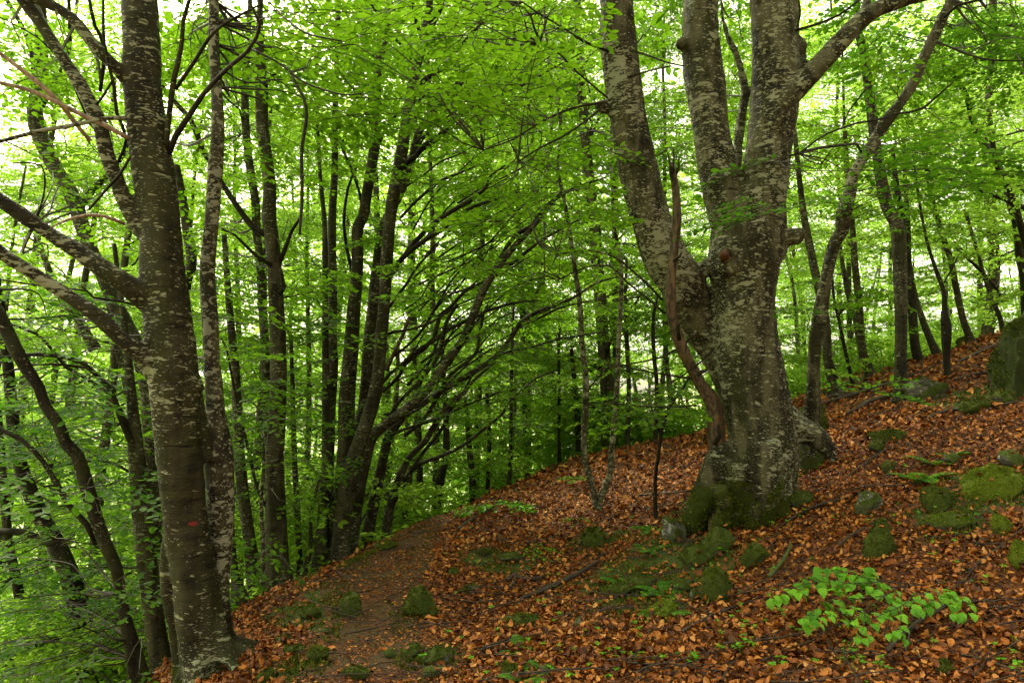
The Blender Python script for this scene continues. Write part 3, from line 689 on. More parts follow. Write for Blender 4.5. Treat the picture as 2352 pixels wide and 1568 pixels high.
#TRACES
# --- the big four-stemmed beech on the slope
def big_beech():
    g = np.random.default_rng(3)
    D = 6.7; base = at(1735, 1125, D); hz = h1(base[0], base[1])
    t = thing('beech_tree', (base[0], base[1], hz), 'huge old lichened beech forking into thick stems above a mossy root foot', 'tree')
    lo = np.array(t.location); mb = MB(); skel = []
    def add(pts, d0, d1, bump=.05, up=False, sides=20, seed=1, e=4.5):
        P, r = stem_pts(pts, d0, d1)
        if up: P, r = extend_up(P, r, e, g)
        mb.add(*tube(P, r, sides, .06, bump, seed)); q_ = resample(P, r, .15); skel.append(q_[0]); hero(*q_); return P, r
    # main bole
    add([(1735,1230,110),(1733,1165,130),(1738,1100,146),(1745,1045,148),(1744,956,148),(1731,890,148),(1720,823,144),(1713,756,138),(1710,690,138),(1710,590,158),(1716,540,158),(1735,480,128),(1750,430,112)], D, D, .03, seed=5)
    add([(1710,600,140),(1700,545,125),(1680,500,104),(1664,450,92),(1652,400,86),(1633,300,83),(1619,200,87),(1609,100,86),(1610,0,78),(1608,-60,76)], D, D+.1, .04, True, seed=6)
    add([(1735,520,130),(1745,467,116),(1758,400,107),(1766,333,102),(1776,267,104),(1780,200,107),(1779,100,105),(1778,0,107),(1780,-60,105)], D, D-.1, .04, True, seed=7)
    add([(1715,960,90),(1690,900,84),(1660,850,66),(1636,800,66),(1612,760,76),(1594,710,92),(1576,670,102),(1552,628,106),(1523,580,102),(1493,500,92),(1468,400,93),(1448,300,86),(1432,200,83),(1421,100,80),(1416,0,75),(1416,-60,72)], D+.40, D-.3, .04, True, seed=8)
    add([(1770,300,60),(1800,232,62),(1845,187,50),(1888,143,46),(1935,90,42),(1985,40,40),(2035,13,37),(2108,-10,32),(2180,-30,28)], D-.15, D-.6, .06, True, seed=9)
    add([(1978,55,24),(1990,20,22),(1993,-25,18)], D-.3, D-.2, .03, True, 10, 11, 2)
    # saddle between left stem and bole, small stem behind
    add([(1590,640,50),(1625,612,34),(1665,600,50)], D+.05, D+.05, .03)
    add([(1690,430,20),(1695,340,22),(1701,283,24),(1711,217,23),(1702,160,17),(1688,117,14),(1675,93,13),(1660,43,10),(1655,0,8),(1652,-30,7)], D+.25, D+.45, .12, True, 9, 13)
    add([(1711,222,14),(1740,190,15),(1765,175,14)], D+.35, D, .03, False, 8)
    # burls, knob and cut stump
    def ball(u, v, w_, d, s=(1, 1, 1)):
        p = at(u, v, d); r = w_ * d / F / 2; n = 7
        for k in range(3):
            q = p + g.normal(0, .12, 3) * r
            mb.add(*tube([q + [0, 0, -r * .95 * s[2]], q + [0, 0, -r * .55 * s[2]], q, q + [0, 0, r * .55 * s[2]], q + [0, 0, r * .95 * s[2]]], [r * .25, r * .8, r, r * .8, r * .25], 12, r * .2, .1, k))
    ball(1836,105,34,D-.1,(1,1,1.3)); ball(1840,158,40,D-.1,(1,1,1.3)); ball(1829,541,34,D-.1); ball(1758,55,30,D-.1); ball(1567,98,28,D); ball(1835,130,30,D-.05)
    add([(1775,560,90),(1805,545,44),(1826,543,32)], D, D-.1, .03); ball(1817,540,30,D-.1)
    add([(1425,262,44),(1398,248,30),(1382,242,24)], D-.15, D-.2, .05); ball(1377,240,20,D-.22); ball(1383,252,18,D-.2)
    ball(1668,583,34,D-.33); ball(1672,610,52,D-.24)
    # roots
    roots = [([(1752,1010,70),(1757,1070,84),(1756,1120,86),(1748,1160,74),(1738,1195,58),(1730,1215,44)], D-.35, D-.75),
             ([(1705,1060,60),(1692,1130,50),(1684,1180,46),(1680,1212,38)], D-.3, D-.6),
             ([(1682,1030,50),(1655,1085,74),(1634,1140,80),(1622,1195,64)], D-.1, D-.2),
             ([(1672,1040,70),(1645,1100,70),(1622,1150,60),(1600,1190,50),(1588,1215,40)], D-.15, D-.4),
             ([(1800,1000,60),(1812,1060,50),(1818,1110,36),(1830,1150,24)], D-.05, D-.2),
             ([(1800,950,60),(1838,985,58),(1880,1010,50),(1905,1035,30)], D+.05, D-.05),
             ([(1650,1120,40),(1665,1165,36),(1655,1200,36),(1640,1235,30)], D-.4, D-.7),
             ([(1785,1050,46),(1800,1120,34),(1790,1165,26),(1810,1190,16)], D-.3, D-.6)]
    for i, (p, a, b) in enumerate(roots):
        de = float(hit(p[-1][0], p[-1][1])[1]); de = min(de, 7.6) if p[-1][1] > 1100 else b
        add(p + [(p[-1][0] + (p[-1][0] - p[-2][0]) * .6, p[-1][1] + 26, p[-1][2] * .5)], a, de, .14, False, 14, 40 + i)
    voxelize(mb, 'trunk', M['bark_big'], t, .02, lo, namp=.013)
    cb = MB(); p = at(1668,582,D-.47); cb.add(*tube([p + [.01, .08, -.01], p + [0, .03, 0], p + [-.012, -.012, .012]], [.050, .040, .030], 14, .02, .14, 2)); cb.build('cut_stub', M['cut'], t, loc=lo)
    # fine branches seen against the leaves
    fine = [[(1397,118,6),(1340,95,6),(1290,62,5),(1235,30,4),(1200,5,3)],[(1440,115,6),(1480,125,5),(1530,143,4),(1575,153,4)],
            [(1440,178,5),(1490,163,4),(1540,152,4)],[(1388,235,7),(1330,245,6),(1290,258,5),(1230,288,5),(1180,320,4),(1110,345,3)],
            [(1385,245,6),(1340,282,5),(1290,315,5),(1240,340,4),(1190,372,3)],[(1395,225,5),(1330,170,4),(1280,120,4),(1240,100,3)],
            [(1522,690,6),(1490,655,6),(1450,620,5),(1410,590,5),(1350,575,4),(1280,585,3)],[(1528,720,6),(1480,680,5),(1440,648,5),(1400,610,4),(1340,615,3),(1290,640,3)],
            [(1828,70,7),(1880,55,6),(1930,33,5),(1975,0,4)],[(1832,60,4),(1838,30,4),(1835,0,3)],[(1600,760,6),(1560,800,5),(1520,820,5),(1450,835,4),(1370,850,3)],
            [(1590,870,6),(1540,862,5),(1470,850,4),(1390,835,3)],[(1600,930,5),(1540,935,5),(1470,932,4),(1390,925,3),(1330,925,3)],[(1640,800,5),(1600,840,4),(1540,880,4)]]
    for q in fine:
        P, r = stem_pts(q, D-.3, D-1.0 if q[0][1] < 640 else D-.2); fb = MB(); fb.add(*tube(P, r, 6, .1, .05)); skel.append(resample(P, r, .15)[0])
        fb.build('branch', M['bark_dark'], t, loc=lo)
    clouds = [(980,-10,1380,110,4.8,6.8,60,1),(1050,110,1390,330,4.9,6.8,66,1),(800,0,1000,130,5,6.5,10,1),(850,150,960,270,5.2,6,4,1),
              (1130,330,1440,520,5.5,7.5,54,1),(1180,540,1530,640,5.4,7,34,.9),(1270,830,1600,960,5.4,6.6,24,.95),(1330,905,1520,1010,5.2,6.2,7,.85),(1480,120,1620,420,6.5,8,14,1),
              (1650,0,1730,300,7.2,8.5,14,1),(1840,0,2100,130,5.5,7,12,1),(1230,620,1480,700,5.6,7,10,.9),(1200,-20,1400,240,5.5,8,34,1)]
    crown(t, skel, clouds, g, 'leaf', upper=((base[0], base[1] + 1, 8.8), (4.5, 4.0, 3.4), 170))
    # low dark sprays across the bole
    s = MB(); SPq = []
    for u, v, d, yw, sc in [(1752,452,5.9,2.6,.55),(1790,470,5.9,3.0,.7),(1725,505,5.8,3.0,.75),(1776,492,5.85,3.2,.6),(1640,535,5.6,3.4,.5)][:4]: SPq.append((*at(u, v, d), yw, .06, .05, sc))
    A = np.array(SPq); stamp_sprays(s, SPR_FULL, A[:, :3], A[:, 3], A[:, 4], A[:, 5], A[:, 6], g)
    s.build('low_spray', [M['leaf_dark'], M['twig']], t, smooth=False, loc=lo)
    return t
big_beech()

# dead rust-brown snag leaning on the bole
SN = [(1648,1100,44),(1648,1045,42),(1644,973,46),(1633,923,40),(1608,883,29),(1590,846,27),(1570,806,28),(1551,756,29),(1542,706,29),(1541,656,26),(1547,590,22),(1554,523,20),(1554,467,19),(1550,415,18),(1544,392,16),(1541,375,9)]
t, _ = traced('dead_trunk', 'bare rust brown dead stem leaning against the front left of the huge forked beech', [('stem', 6.75, 6.0, [(a, b, c * .84) for a, b, c in SN]),
    ('limb', 6.1, 6.05, [(1551,405,10),(1558,385,8),(1560,360,3)]), ('limb', 6.02, 6.0, [(1545,400,8),(1538,375,6),(1534,350,2)]), ('limb', 6.02, 6.0, [(1546,395,8),(1548,365,5),(1546,340,2)]), ('limb', 6.2, 6.15, [(1600,860,14),(1622,850,9),(1630,838,4)]), ('limb', 6.1, 6.0, [(1548,600,10),(1562,588,6),(1568,572,3)]), ('limb', 6.1, 6.0, [(1560,780,14),(1556,750,10),(1566,735,8)]), ('limb',6.05,6.0,[(1640,1020,16),(1652,1000,12),(1650,975,8)])],
    smat='dead', rough_=.24, heroic=.9, up=False, ext=0, flare=(.3, .2, 3), seed=4, cat='dead tree')

# --- the tall double beech at the left
def left_beech():
    g = np.random.default_rng(8); D = 4.6
    base = at(478, 1575, D); hz = h1(base[0], base[1])
    t = thing('beech_tree', (base[0], base[1], hz), 'tall double beech left of the path with a red paint dab', 'tree')
    lo = np.array(t.location); mb = MB(); skel = []
    def add(pts, d0, d1, bump=.04, up=False, sides=18, seed=1, e=5):
        P, r = stem_pts(pts, d0, d1)
        if up: P, r = extend_up(P, r, e, g)
        mb.add(*tube(P, r, sides, .05, bump, seed)); q_ = resample(P, r, .15); skel.append(q_[0]); hero(*q_)
    add([(488,1640,150),(483,1568,118),(465,1480,106),(448,1345,100),(430,1245,94),(420,1145,93),(412,1045,97),(404,923,100),(398,850,104),(388,760,104),(382,690,102),(374,623,98),(369,523,84),(352,400,88),(338,300,86),(326,200,84),(325,100,79),(321,0,75),(318,-80,70)], D, D, .03, True, 20, 2)
    add([(510,1640,110),(512,1560,90),(508,1480,62),(504,1400,46),(503,1360,36)], D+.05, D+.14, .05, False, 14, 3)
    Pq, rq = stem_pts([(506,1450,50),(503,1400,48),(503,1330,48),(507,1245,54),(506,1145,60),(503,1045,64),(499,990,52),(495,940,40),(491,880,38),(486,823,35),(482,723,35),(477,623,34),(485,523,31),(494,400,33),(501,300,29),(497,200,24),(491,100,22),(491,0,20),(490,-80,19)], D+.12, D+.55); Pq, rq = extend_up(Pq, rq, 5, g); b2 = MB(); b2.add(*tube(Pq, rq, 16, .05, .06, 33)); b2.build('stem', M['bark_pale'], t, loc=lo); q_ = resample(Pq, rq, .15); skel.append(q_[0]); hero(*q_)
    add([(440,900,56),(430,850,44),(422,790,34),(414,730,28),(408,660,22),(400,600,20)], D+.02, D+.02, .04, False, 12, 4)
    add([(470,1060,40),(458,960,34),(450,890,26),(446,850,16)], D+.12, D+.1, .04, False, 12, 5)
    add([(420,1190,50),(398,1215,30),(385,1270,30),(385,1345,30),(397,1411,33),(405,1480,32),(410,1570,34),(412,1640,44)], D-.02, D+.1, .06, False, 12, 6)
    add([(545,1600,46),(530,1530,50),(512,1470,46),(500,1420,36)], D-.05, D, .05, False, 12, 7)
    for i, (q, a, b, u) in enumerate([([(360,580,50),(345,548,46),(318,520,36),(288,467,33),(268,410,32),(247,360,32),(228,283,33),(187,200,32),(133,117,30),(90,50,33),(57,0,35),(30,-60,32)], D, D-.2, True),
                  ([(335,250,50),(305,200,42),(285,178,34),(267,157,29),(228,117,28),(167,43,26),(93,0,24),(30,-30,22)], D, D-.3, True),
                  ([(375,715,60),(340,690,56),(310,668,52),(260,633,44),(187,583,36),(110,533,29),(40,487,29),(-30,440,28)], D, D-.4, False),
                  ([(375,880,60),(350,845,50),(320,812,42),(280,780,36),(233,733,34),(160,680,31),(80,630,30),(0,580,28),(-40,555,28)], D, D-.5, False)]):
        add(q, a, b, .05, u, 14, 20 + i)
    ballp = at(323, 800, D - .1); mb.add(*tube([ballp - [0, 0, .05], ballp, ballp + [0, 0, .04]], [.05, .06, .04], 10, .03, .2))
    for k in range(9):
        a = k / 9 * 6.28 + g.normal(0, .15); L_ = g.uniform(.25, .55); q = np.linspace(0, 1, 6); wig = np.cumsum(g.normal(0, .07, 6))
        X = base[0] + np.cos(a + wig) * (.1 + L_ * q); Y = base[1] + np.sin(a + wig) * (.1 + L_ * q)
        Z = hgt(X, Y) + .2 * (1 - q) ** 2 - .07 * q ** 1.5 - .02; mb.add(*tube(np.column_stack([X, Y, Z]), .05 * (1 - q) ** .7 + .01, 8, .05, .12, 90 + k))
    voxelize(mb, 'trunk', M['bark_left'], t, .014, lo, namp=.0095)
    # red trail mark painted on the bark
    dm = MB(); c = at(459, 1196, D); ro = 93 * D / F / 2 + .004
    V = []; fl = []
    nu, nv = 7, 5
    cx = at(425, 1196, D)
    for j in range(nv):
        for i in range(nu):
            th = R(-90 + 34 + 22 * i / (nu - 1)); zz = (j / (nv - 1) - .5) * (.034 - .018 * abs(i - 3.4) / 3) + .005 * math.sin(i * 2.7)
            V.append((cx[0] + math.cos(th) * ro, cx[1] + math.sin(th) * ro, cx[2] + zz))
    for j in range(nv - 1):
        for i in range(nu - 1): a = j * nu + i; fl += [a, a + 1, a + nu + 1, a + nu]
    m = new_mat('red_paint'); gg = NG(m); out_principled(gg, (0.17, 0.012, 0.010), .7)
    dm.add(V, fl, [4] * ((nu - 1) * (nv - 1))); o = dm.build('paint_mark', m, t, loc=lo); o['label'] = 'small dab of red trail paint'
    fine = [([(386,355,16),(383,320,13),(390,250,12),(400,180,12),(410,140,11),(418,95,10),(421,50,9),(435,0,8),(440,-20,7)], 'f'),
            ([(388,350,14),(405,310,13),(433,268,12),(467,217,10),(520,160,9),(567,120,8),(590,85,8),(597,57,7),(580,20,6),(570,-5,6)], 'f'),
            ([(577,113,6),(640,145,5),(700,190,5),(784,217,4),(830,215,3)], 'f'),([(667,167,6),(703,247,7),(693,350,8),(694,450,8),(688,540,6)], 'f'),
            ([(403,205,8),(443,147,8),(493,73,7),(567,27,5),(600,10,4)], 'f'),([(640,30,4),(700,75,5),(784,95,4)], 'f'),
            ([(320,703,6),(283,693,6),(247,688,6),(215,683,5),(200,668,5),(120,660,4),(0,642,4)], 'f'),
            ([(205,480,6),(240,440,6),(275,400,7),(300,360,5)], 'f'),([(265,385,6),(290,320,7),(268,260,8),(262,200,8),(240,100,7),(237,0,6)], 'f'),
            ([(230,210,8),(240,110,9),(218,60,8),(205,0,7)], 'f'),([(170,60,6),(220,130,6),(232,190,6)], 'f'),
            ([(200,270,5),(150,160,4),(90,90,3),(0,40,3)], 'f'),([(70,530,5),(100,450,4),(95,380,4),(30,375,4)], 'f'),([(195,270,5),(230,230,5),(262,180,5)], 'f')]
    for q, _ in fine:
        P, r = stem_pts(q, D, D-.3); fb = MB(); fb.add(*tube(P, r, 6, .06, .08)); skel.append(resample(P, r, .15)[0])
        fb.build('branch', M['bark_dark'], t, loc=lo)
    for i, q in enumerate([[(208,325,9),(170,280,10),(140,240,11),(83,187,11),(0,123,9),(-30,105,8)], [(295,318,11),(245,290,11),(200,270,10),(150,245,10),(75,210,10),(0,190,8),(-30,185,8)],
                           [(287,515,8),(240,497,8),(195,495,7),(150,507,6),(118,522,4)], [(290,272,11),(247,272,10),(167,288,9),(83,303,9),(0,325,8),(-20,330,8)]]):
        P, r = stem_pts(q, D-.15, D-.5); b = MB(); b.add(*tube(P, r, 8, .05, .1, i)); b.build('dead_limb', M['deadpale' if i != 3 else 'bark_pale'], t, loc=lo)
    clouds = [(0,0,300,200,5.2,8,80,1),(60,280,300,420,5,6.5,12,1),(0,380,300,560,5,7,20,1),(380,0,800,150,5.2,7.5,85,1),(520,120,820,330,5.5,7.5,40,1),(400,100,560,330,5,6.2,10,1),
              (0,560,300,780,5.5,7.5,22,1),(440,640,560,740,5.3,6,5,.9),(500,660,600,760,5.2,6,5,.9)]
    crown(t, skel, clouds, g, 'leaf', upper=((base[0] - .5, base[1] + 1.5, 8.5), (4.2, 4.0, 3.2), 150))
left_beech()

# --- other traced beeches
traced('beech_tree', 'crooked dark beech bending in a long S behind the upper left limbs', [
 ('stem', 8.6, 9, [(360,1420,34),(352,1200,34),(348,1050,32),(338,900,32),(315,800,34),(290,745,32),(262,690,32),(230,620,30),(200,550,30),(165,450,33),(130,390,32),(100,333,34),(85,290,36),(80,240,30),(92,190,29),(95,80,27),(92,0,22),(90,-40,20)]),
 ('limb', 9, 8.7, [(182,480,18),(210,440,18),(237,412,15),(275,370,10),(300,320,7)]), ('limb', 9, 8.7, [(95,245,16),(130,185,15),(148,150,14),(160,100,10),(158,0,8),(158,-20,6)]),
 ('limb', 9, 9.3, [(80,215,11),(72,120,12),(50,60,11),(15,0,10),(0,-30,9)])], clouds=[(0,0,260,500,8,10,34,1.1),(180,850,360,1150,8,9.4,20,1),(-40,500,260,850,8,10,26,1.1)], seed=12, heroic=.6, upper=((-5.5,9,8.5),(3,3,3),90))
traced('beech_tree', 'thin dark bent beech leaning left from the bank at the lower left', [
 ('stem', 5.6, 5.3, [(330,1600,50),(318,1560,46),(310,1512,38),(290,1428,27),(277,1362,23),(267,1305,26),(240,1245,27),(217,1178,27),(200,1118,30),(177,1045,27),(150,1016,25),(133,973,24),(103,930,22),(90,890,23),(67,856,26),(40,810,29),(0,730,30),(-40,660,28)]),
 ('limb', 5.5, 5.4, [(222,1250,16),(200,1205,16),(160,1162,16),(133,1115,17),(100,1060,14),(50,1010,13),(0,985,12),(-30,975,12)])],
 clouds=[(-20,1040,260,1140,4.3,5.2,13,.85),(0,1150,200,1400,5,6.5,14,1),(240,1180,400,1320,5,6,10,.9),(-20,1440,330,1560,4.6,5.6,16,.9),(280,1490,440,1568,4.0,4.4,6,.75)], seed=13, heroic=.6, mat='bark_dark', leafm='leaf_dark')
traced('beech_tree', 'stout dark beech trunk with mottled bark low at the left', [
 ('stem', 8, 7.8, [(212,1600,52),(205,1530,50),(197,1478,46),(182,1395,44),(160,1322,42),(133,1255,38),(93,1185,34),(62,1110,30),(40,1040,26),(28,950,24),(20,850,22),(0,700,20),(-20,600,18)]),
 ('limb', 8, 7.8, [(185,1330,16),(150,1290,15),(110,1245,14),(50,1222,18),(0,1222,20),(-30,1225,20)]), ('limb', 8, 7.6, [(120,1290,8),(90,1283,9),(50,1300,10),(20,1330,8),(0,1350,8)]),
 ('limb', 7.9, 7.5, [(165,1465,14),(110,1470,16),(60,1495,15),(0,1530,14)])],
 clouds=[(0,1150,330,1560,7,9,42,1),(0,850,250,1050,7,9,20,1)], seed=14, mat='bark_dark', leafm='leaf')
traced('beech_tree', 'slim dark beech trunk in the lower left corner of the wood', [
 ('stem', 9, 8.8, [(85,1620,28),(73,1570,27),(55,1462,23),(45,1378,21),(33,1312,21),(20,1252,19),(13,1178,18),(8,1100,16),(0,1000,14),(-8,900,12)])],
 clouds=[(0,1250,200,1568,8.5,10.5,26,1.1),(0,950,300,1200,9,11,22,1.1)], seed=15, mat='bark_dark')
traced('beech_tree', 'mossy beech with arching dark branches, half hidden behind the tall double beech', [
 ('stem', 6.8, 6.8, [(375,1600,46),(370,1540,44),(358,1450,42),(348,1370,42),(338,1300,42),(330,1220,42),(322,1120,40),(312,1040,34),(306,960,26),(300,880,20),(292,800,16),(280,700,12),(262,560,9)]),
 ('limb', 6.8, 6.2, [(318,1068,22),(300,1010,18),(283,973,16),(253,896,14),(227,866,12),(183,830,12),(117,816,10),(60,815,9),(0,822,8),(-20,823,8)]),
 ('limb', 6.8, 6.3, [(312,1060,12),(283,950,10),(240,896,10),(200,870,10),(150,843,9),(127,812,9),(83,766,8),(27,745,6),(0,730,5)]),
 ('limb', 6.8, 6.4, [(245,890,8),(200,845,8),(150,838,8),(73,838,7),(0,862,6)]), ('limb', 6.8, 6.4, [(205,725,6),(150,725,6),(100,730,7),(50,733,6),(0,733,6)]),
 ('limb', 6.8, 6.5, [(335,1250,10),(372,1200,8),(390,1100,8),(400,1060,6)]), ('limb', 6.8, 7, [(300,1085,8),(250,1060,8),(180,1060,7),(120,1075,5)])],
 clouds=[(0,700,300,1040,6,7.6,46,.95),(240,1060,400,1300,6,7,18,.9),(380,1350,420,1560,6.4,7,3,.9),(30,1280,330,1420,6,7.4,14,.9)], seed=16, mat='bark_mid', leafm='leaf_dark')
# two trunks left of centre
traced('beech_tree', 'sturdy grey beech with short forked top, between double beech and central fan', [
 ('stem', 7.6, 7.6, [(648,1385,70),(640,1330,56),(635,1250,50),(632,1120,43),(630,1045,41),(635,990,39),(638,922,38),(640,856,38),(638,773,36),(634,690,34),(630,606,32),(623,540,32),(618,500,32),(620,433,28),(612,367,27),(603,300,28),(600,200,27),(598,133,21),(597,60,16),(600,-20,12)]),
 ('limb', 7.6, 7.5, [(604,215,14),(615,187,11),(637,165,8)]), ('limb', 7.6, 7.3, [(618,540,18),(583,523,16),(540,467,15),(507,417,14),(480,367,15),(467,350,15),(440,280,14),(400,233,12),(375,200,9),(340,120,6)]),
 ('limb', 7.5, 7.2, [(624,610,14),(592,590,10),(570,570,9),(540,540,7),(508,525,6)]), ('limb', 7.6, 7.4, [(640,610,12),(655,570,12),(670,530,9),(690,500,7),(694,470,6)]),
 ('limb', 7.6, 7.3, [(640,680,12),(652,660,12),(645,620,9)]), ('limb', 7.6, 7.2, [(620,1180,8),(590,1120,8),(575,1050,9),(560,990,8),(545,930,7),(520,800,5),(510,780,4)])],
 clouds=[(480,780,720,960,6.2,7.4,22,.9),(500,960,700,1120,6,7.2,22,.9),(560,1120,700,1300,6.2,7.2,10,.8),(440,300,720,620,7.6,9,30,1),(520,600,760,800,7,8.6,24,1)], seed=17, heroic=.6, upper=((-2.6,8.2,8.6),(3,3,3),110))
traced('beech_tree', 'slimmer beech stem just left of and behind the sturdy grey beech', [
 ('stem', 9, 9, [(640,1350,34),(625,1200,26),(618,1080,22),(616,973,22),(612,890,20),(609,790,20),(602,690,20),(596,590,18),(588,523,19),(587,467,19),(572,367,18),(563,267,18),(563,180,16),(570,80,12),(575,-20,9)]),
 ('limb', 9, 8.8, [(566,290,8),(548,250,7),(530,235,5)])], clouds=[(480,100,680,420,8.5,10.5,26,1.1),(500,500,700,900,8.8,10.5,20,1)], seed=18)
traced('beech_tree', 'curved beech trunk right of the tall double beech, bowed at its foot on the bank', [
 ('stem', 8.2, 8.4, [(606,1378,40),(590,1350,36),(583,1320,34),(573,1245,28),(560,1145,25),(550,1045,24),(545,950,22),(540,850,20),(530,740,17),(522,640,14),(515,540,11)])],
 clouds=[(500,700,600,1000,8,9.5,16,1),(500,1050,600,1250,8,9,8,.9)], seed=19)
traced('beech_tree', 'thin pale sapling stem at the foot of the sturdy grey beech', [('stem', 7, 7.2, [(601,1375,14),(603,1320,12),(603,1245,10),(600,1150,8),(606,1060,7),(600,980,5)])], seed=20, mat='bark_pale', clouds=[(560,1000,650,1100,6.8,7.4,5,.8)])
traced('beech_tree', 'dark leaning young stem right of the tall double beech foot', [('stem', 6.8, 7.4, [(552,1380,40),(543,1350,24),(537,1290,14),(533,1200,10),(538,1120,8)])], seed=21, mat='bark_dark', clouds=[(520,1370,600,1420,5.6,6.4,6,.7)])
for i, (q, d) in enumerate([([(690,1330,16),(686,1240,14),(680,1120,13),(676,1045,12),(672,900,10),(668,760,8)], 9), ([(695,1335,14),(712,1260,10),(715,1180,8),(735,1090,7)], 8.6),
        ([(428,640,22),(440,600,22),(430,523,22),(420,460,20),(405,380,15)], 9.5), ([(200,770,20),(178,730,19),(147,690,19),(120,640,15),(90,560,12)], 11), ([(290,870,18),(270,800,17),(262,760,15),(250,690,14)], 11)]):
    traced('beech_tree', ['straight slender dark stem standing left of the central fan of stems', 'thin stem leaning right, left of the central fan of stems', 'dark broken trunk piece seen between the two main stems of the tall double beech',
                          'short leaning grey trunk seen against a bright gap at the left', 'pale slim trunk behind the arching branches at the left'][i], [('stem', d, d, q)], seed=30 + i, clouds=[(q[-1][0] - 60, q[-1][1] - 60, q[-1][0] + 60, q[-1][1] + 120, d - .5, d + .8, 7, 1)], mat='bark_mid')

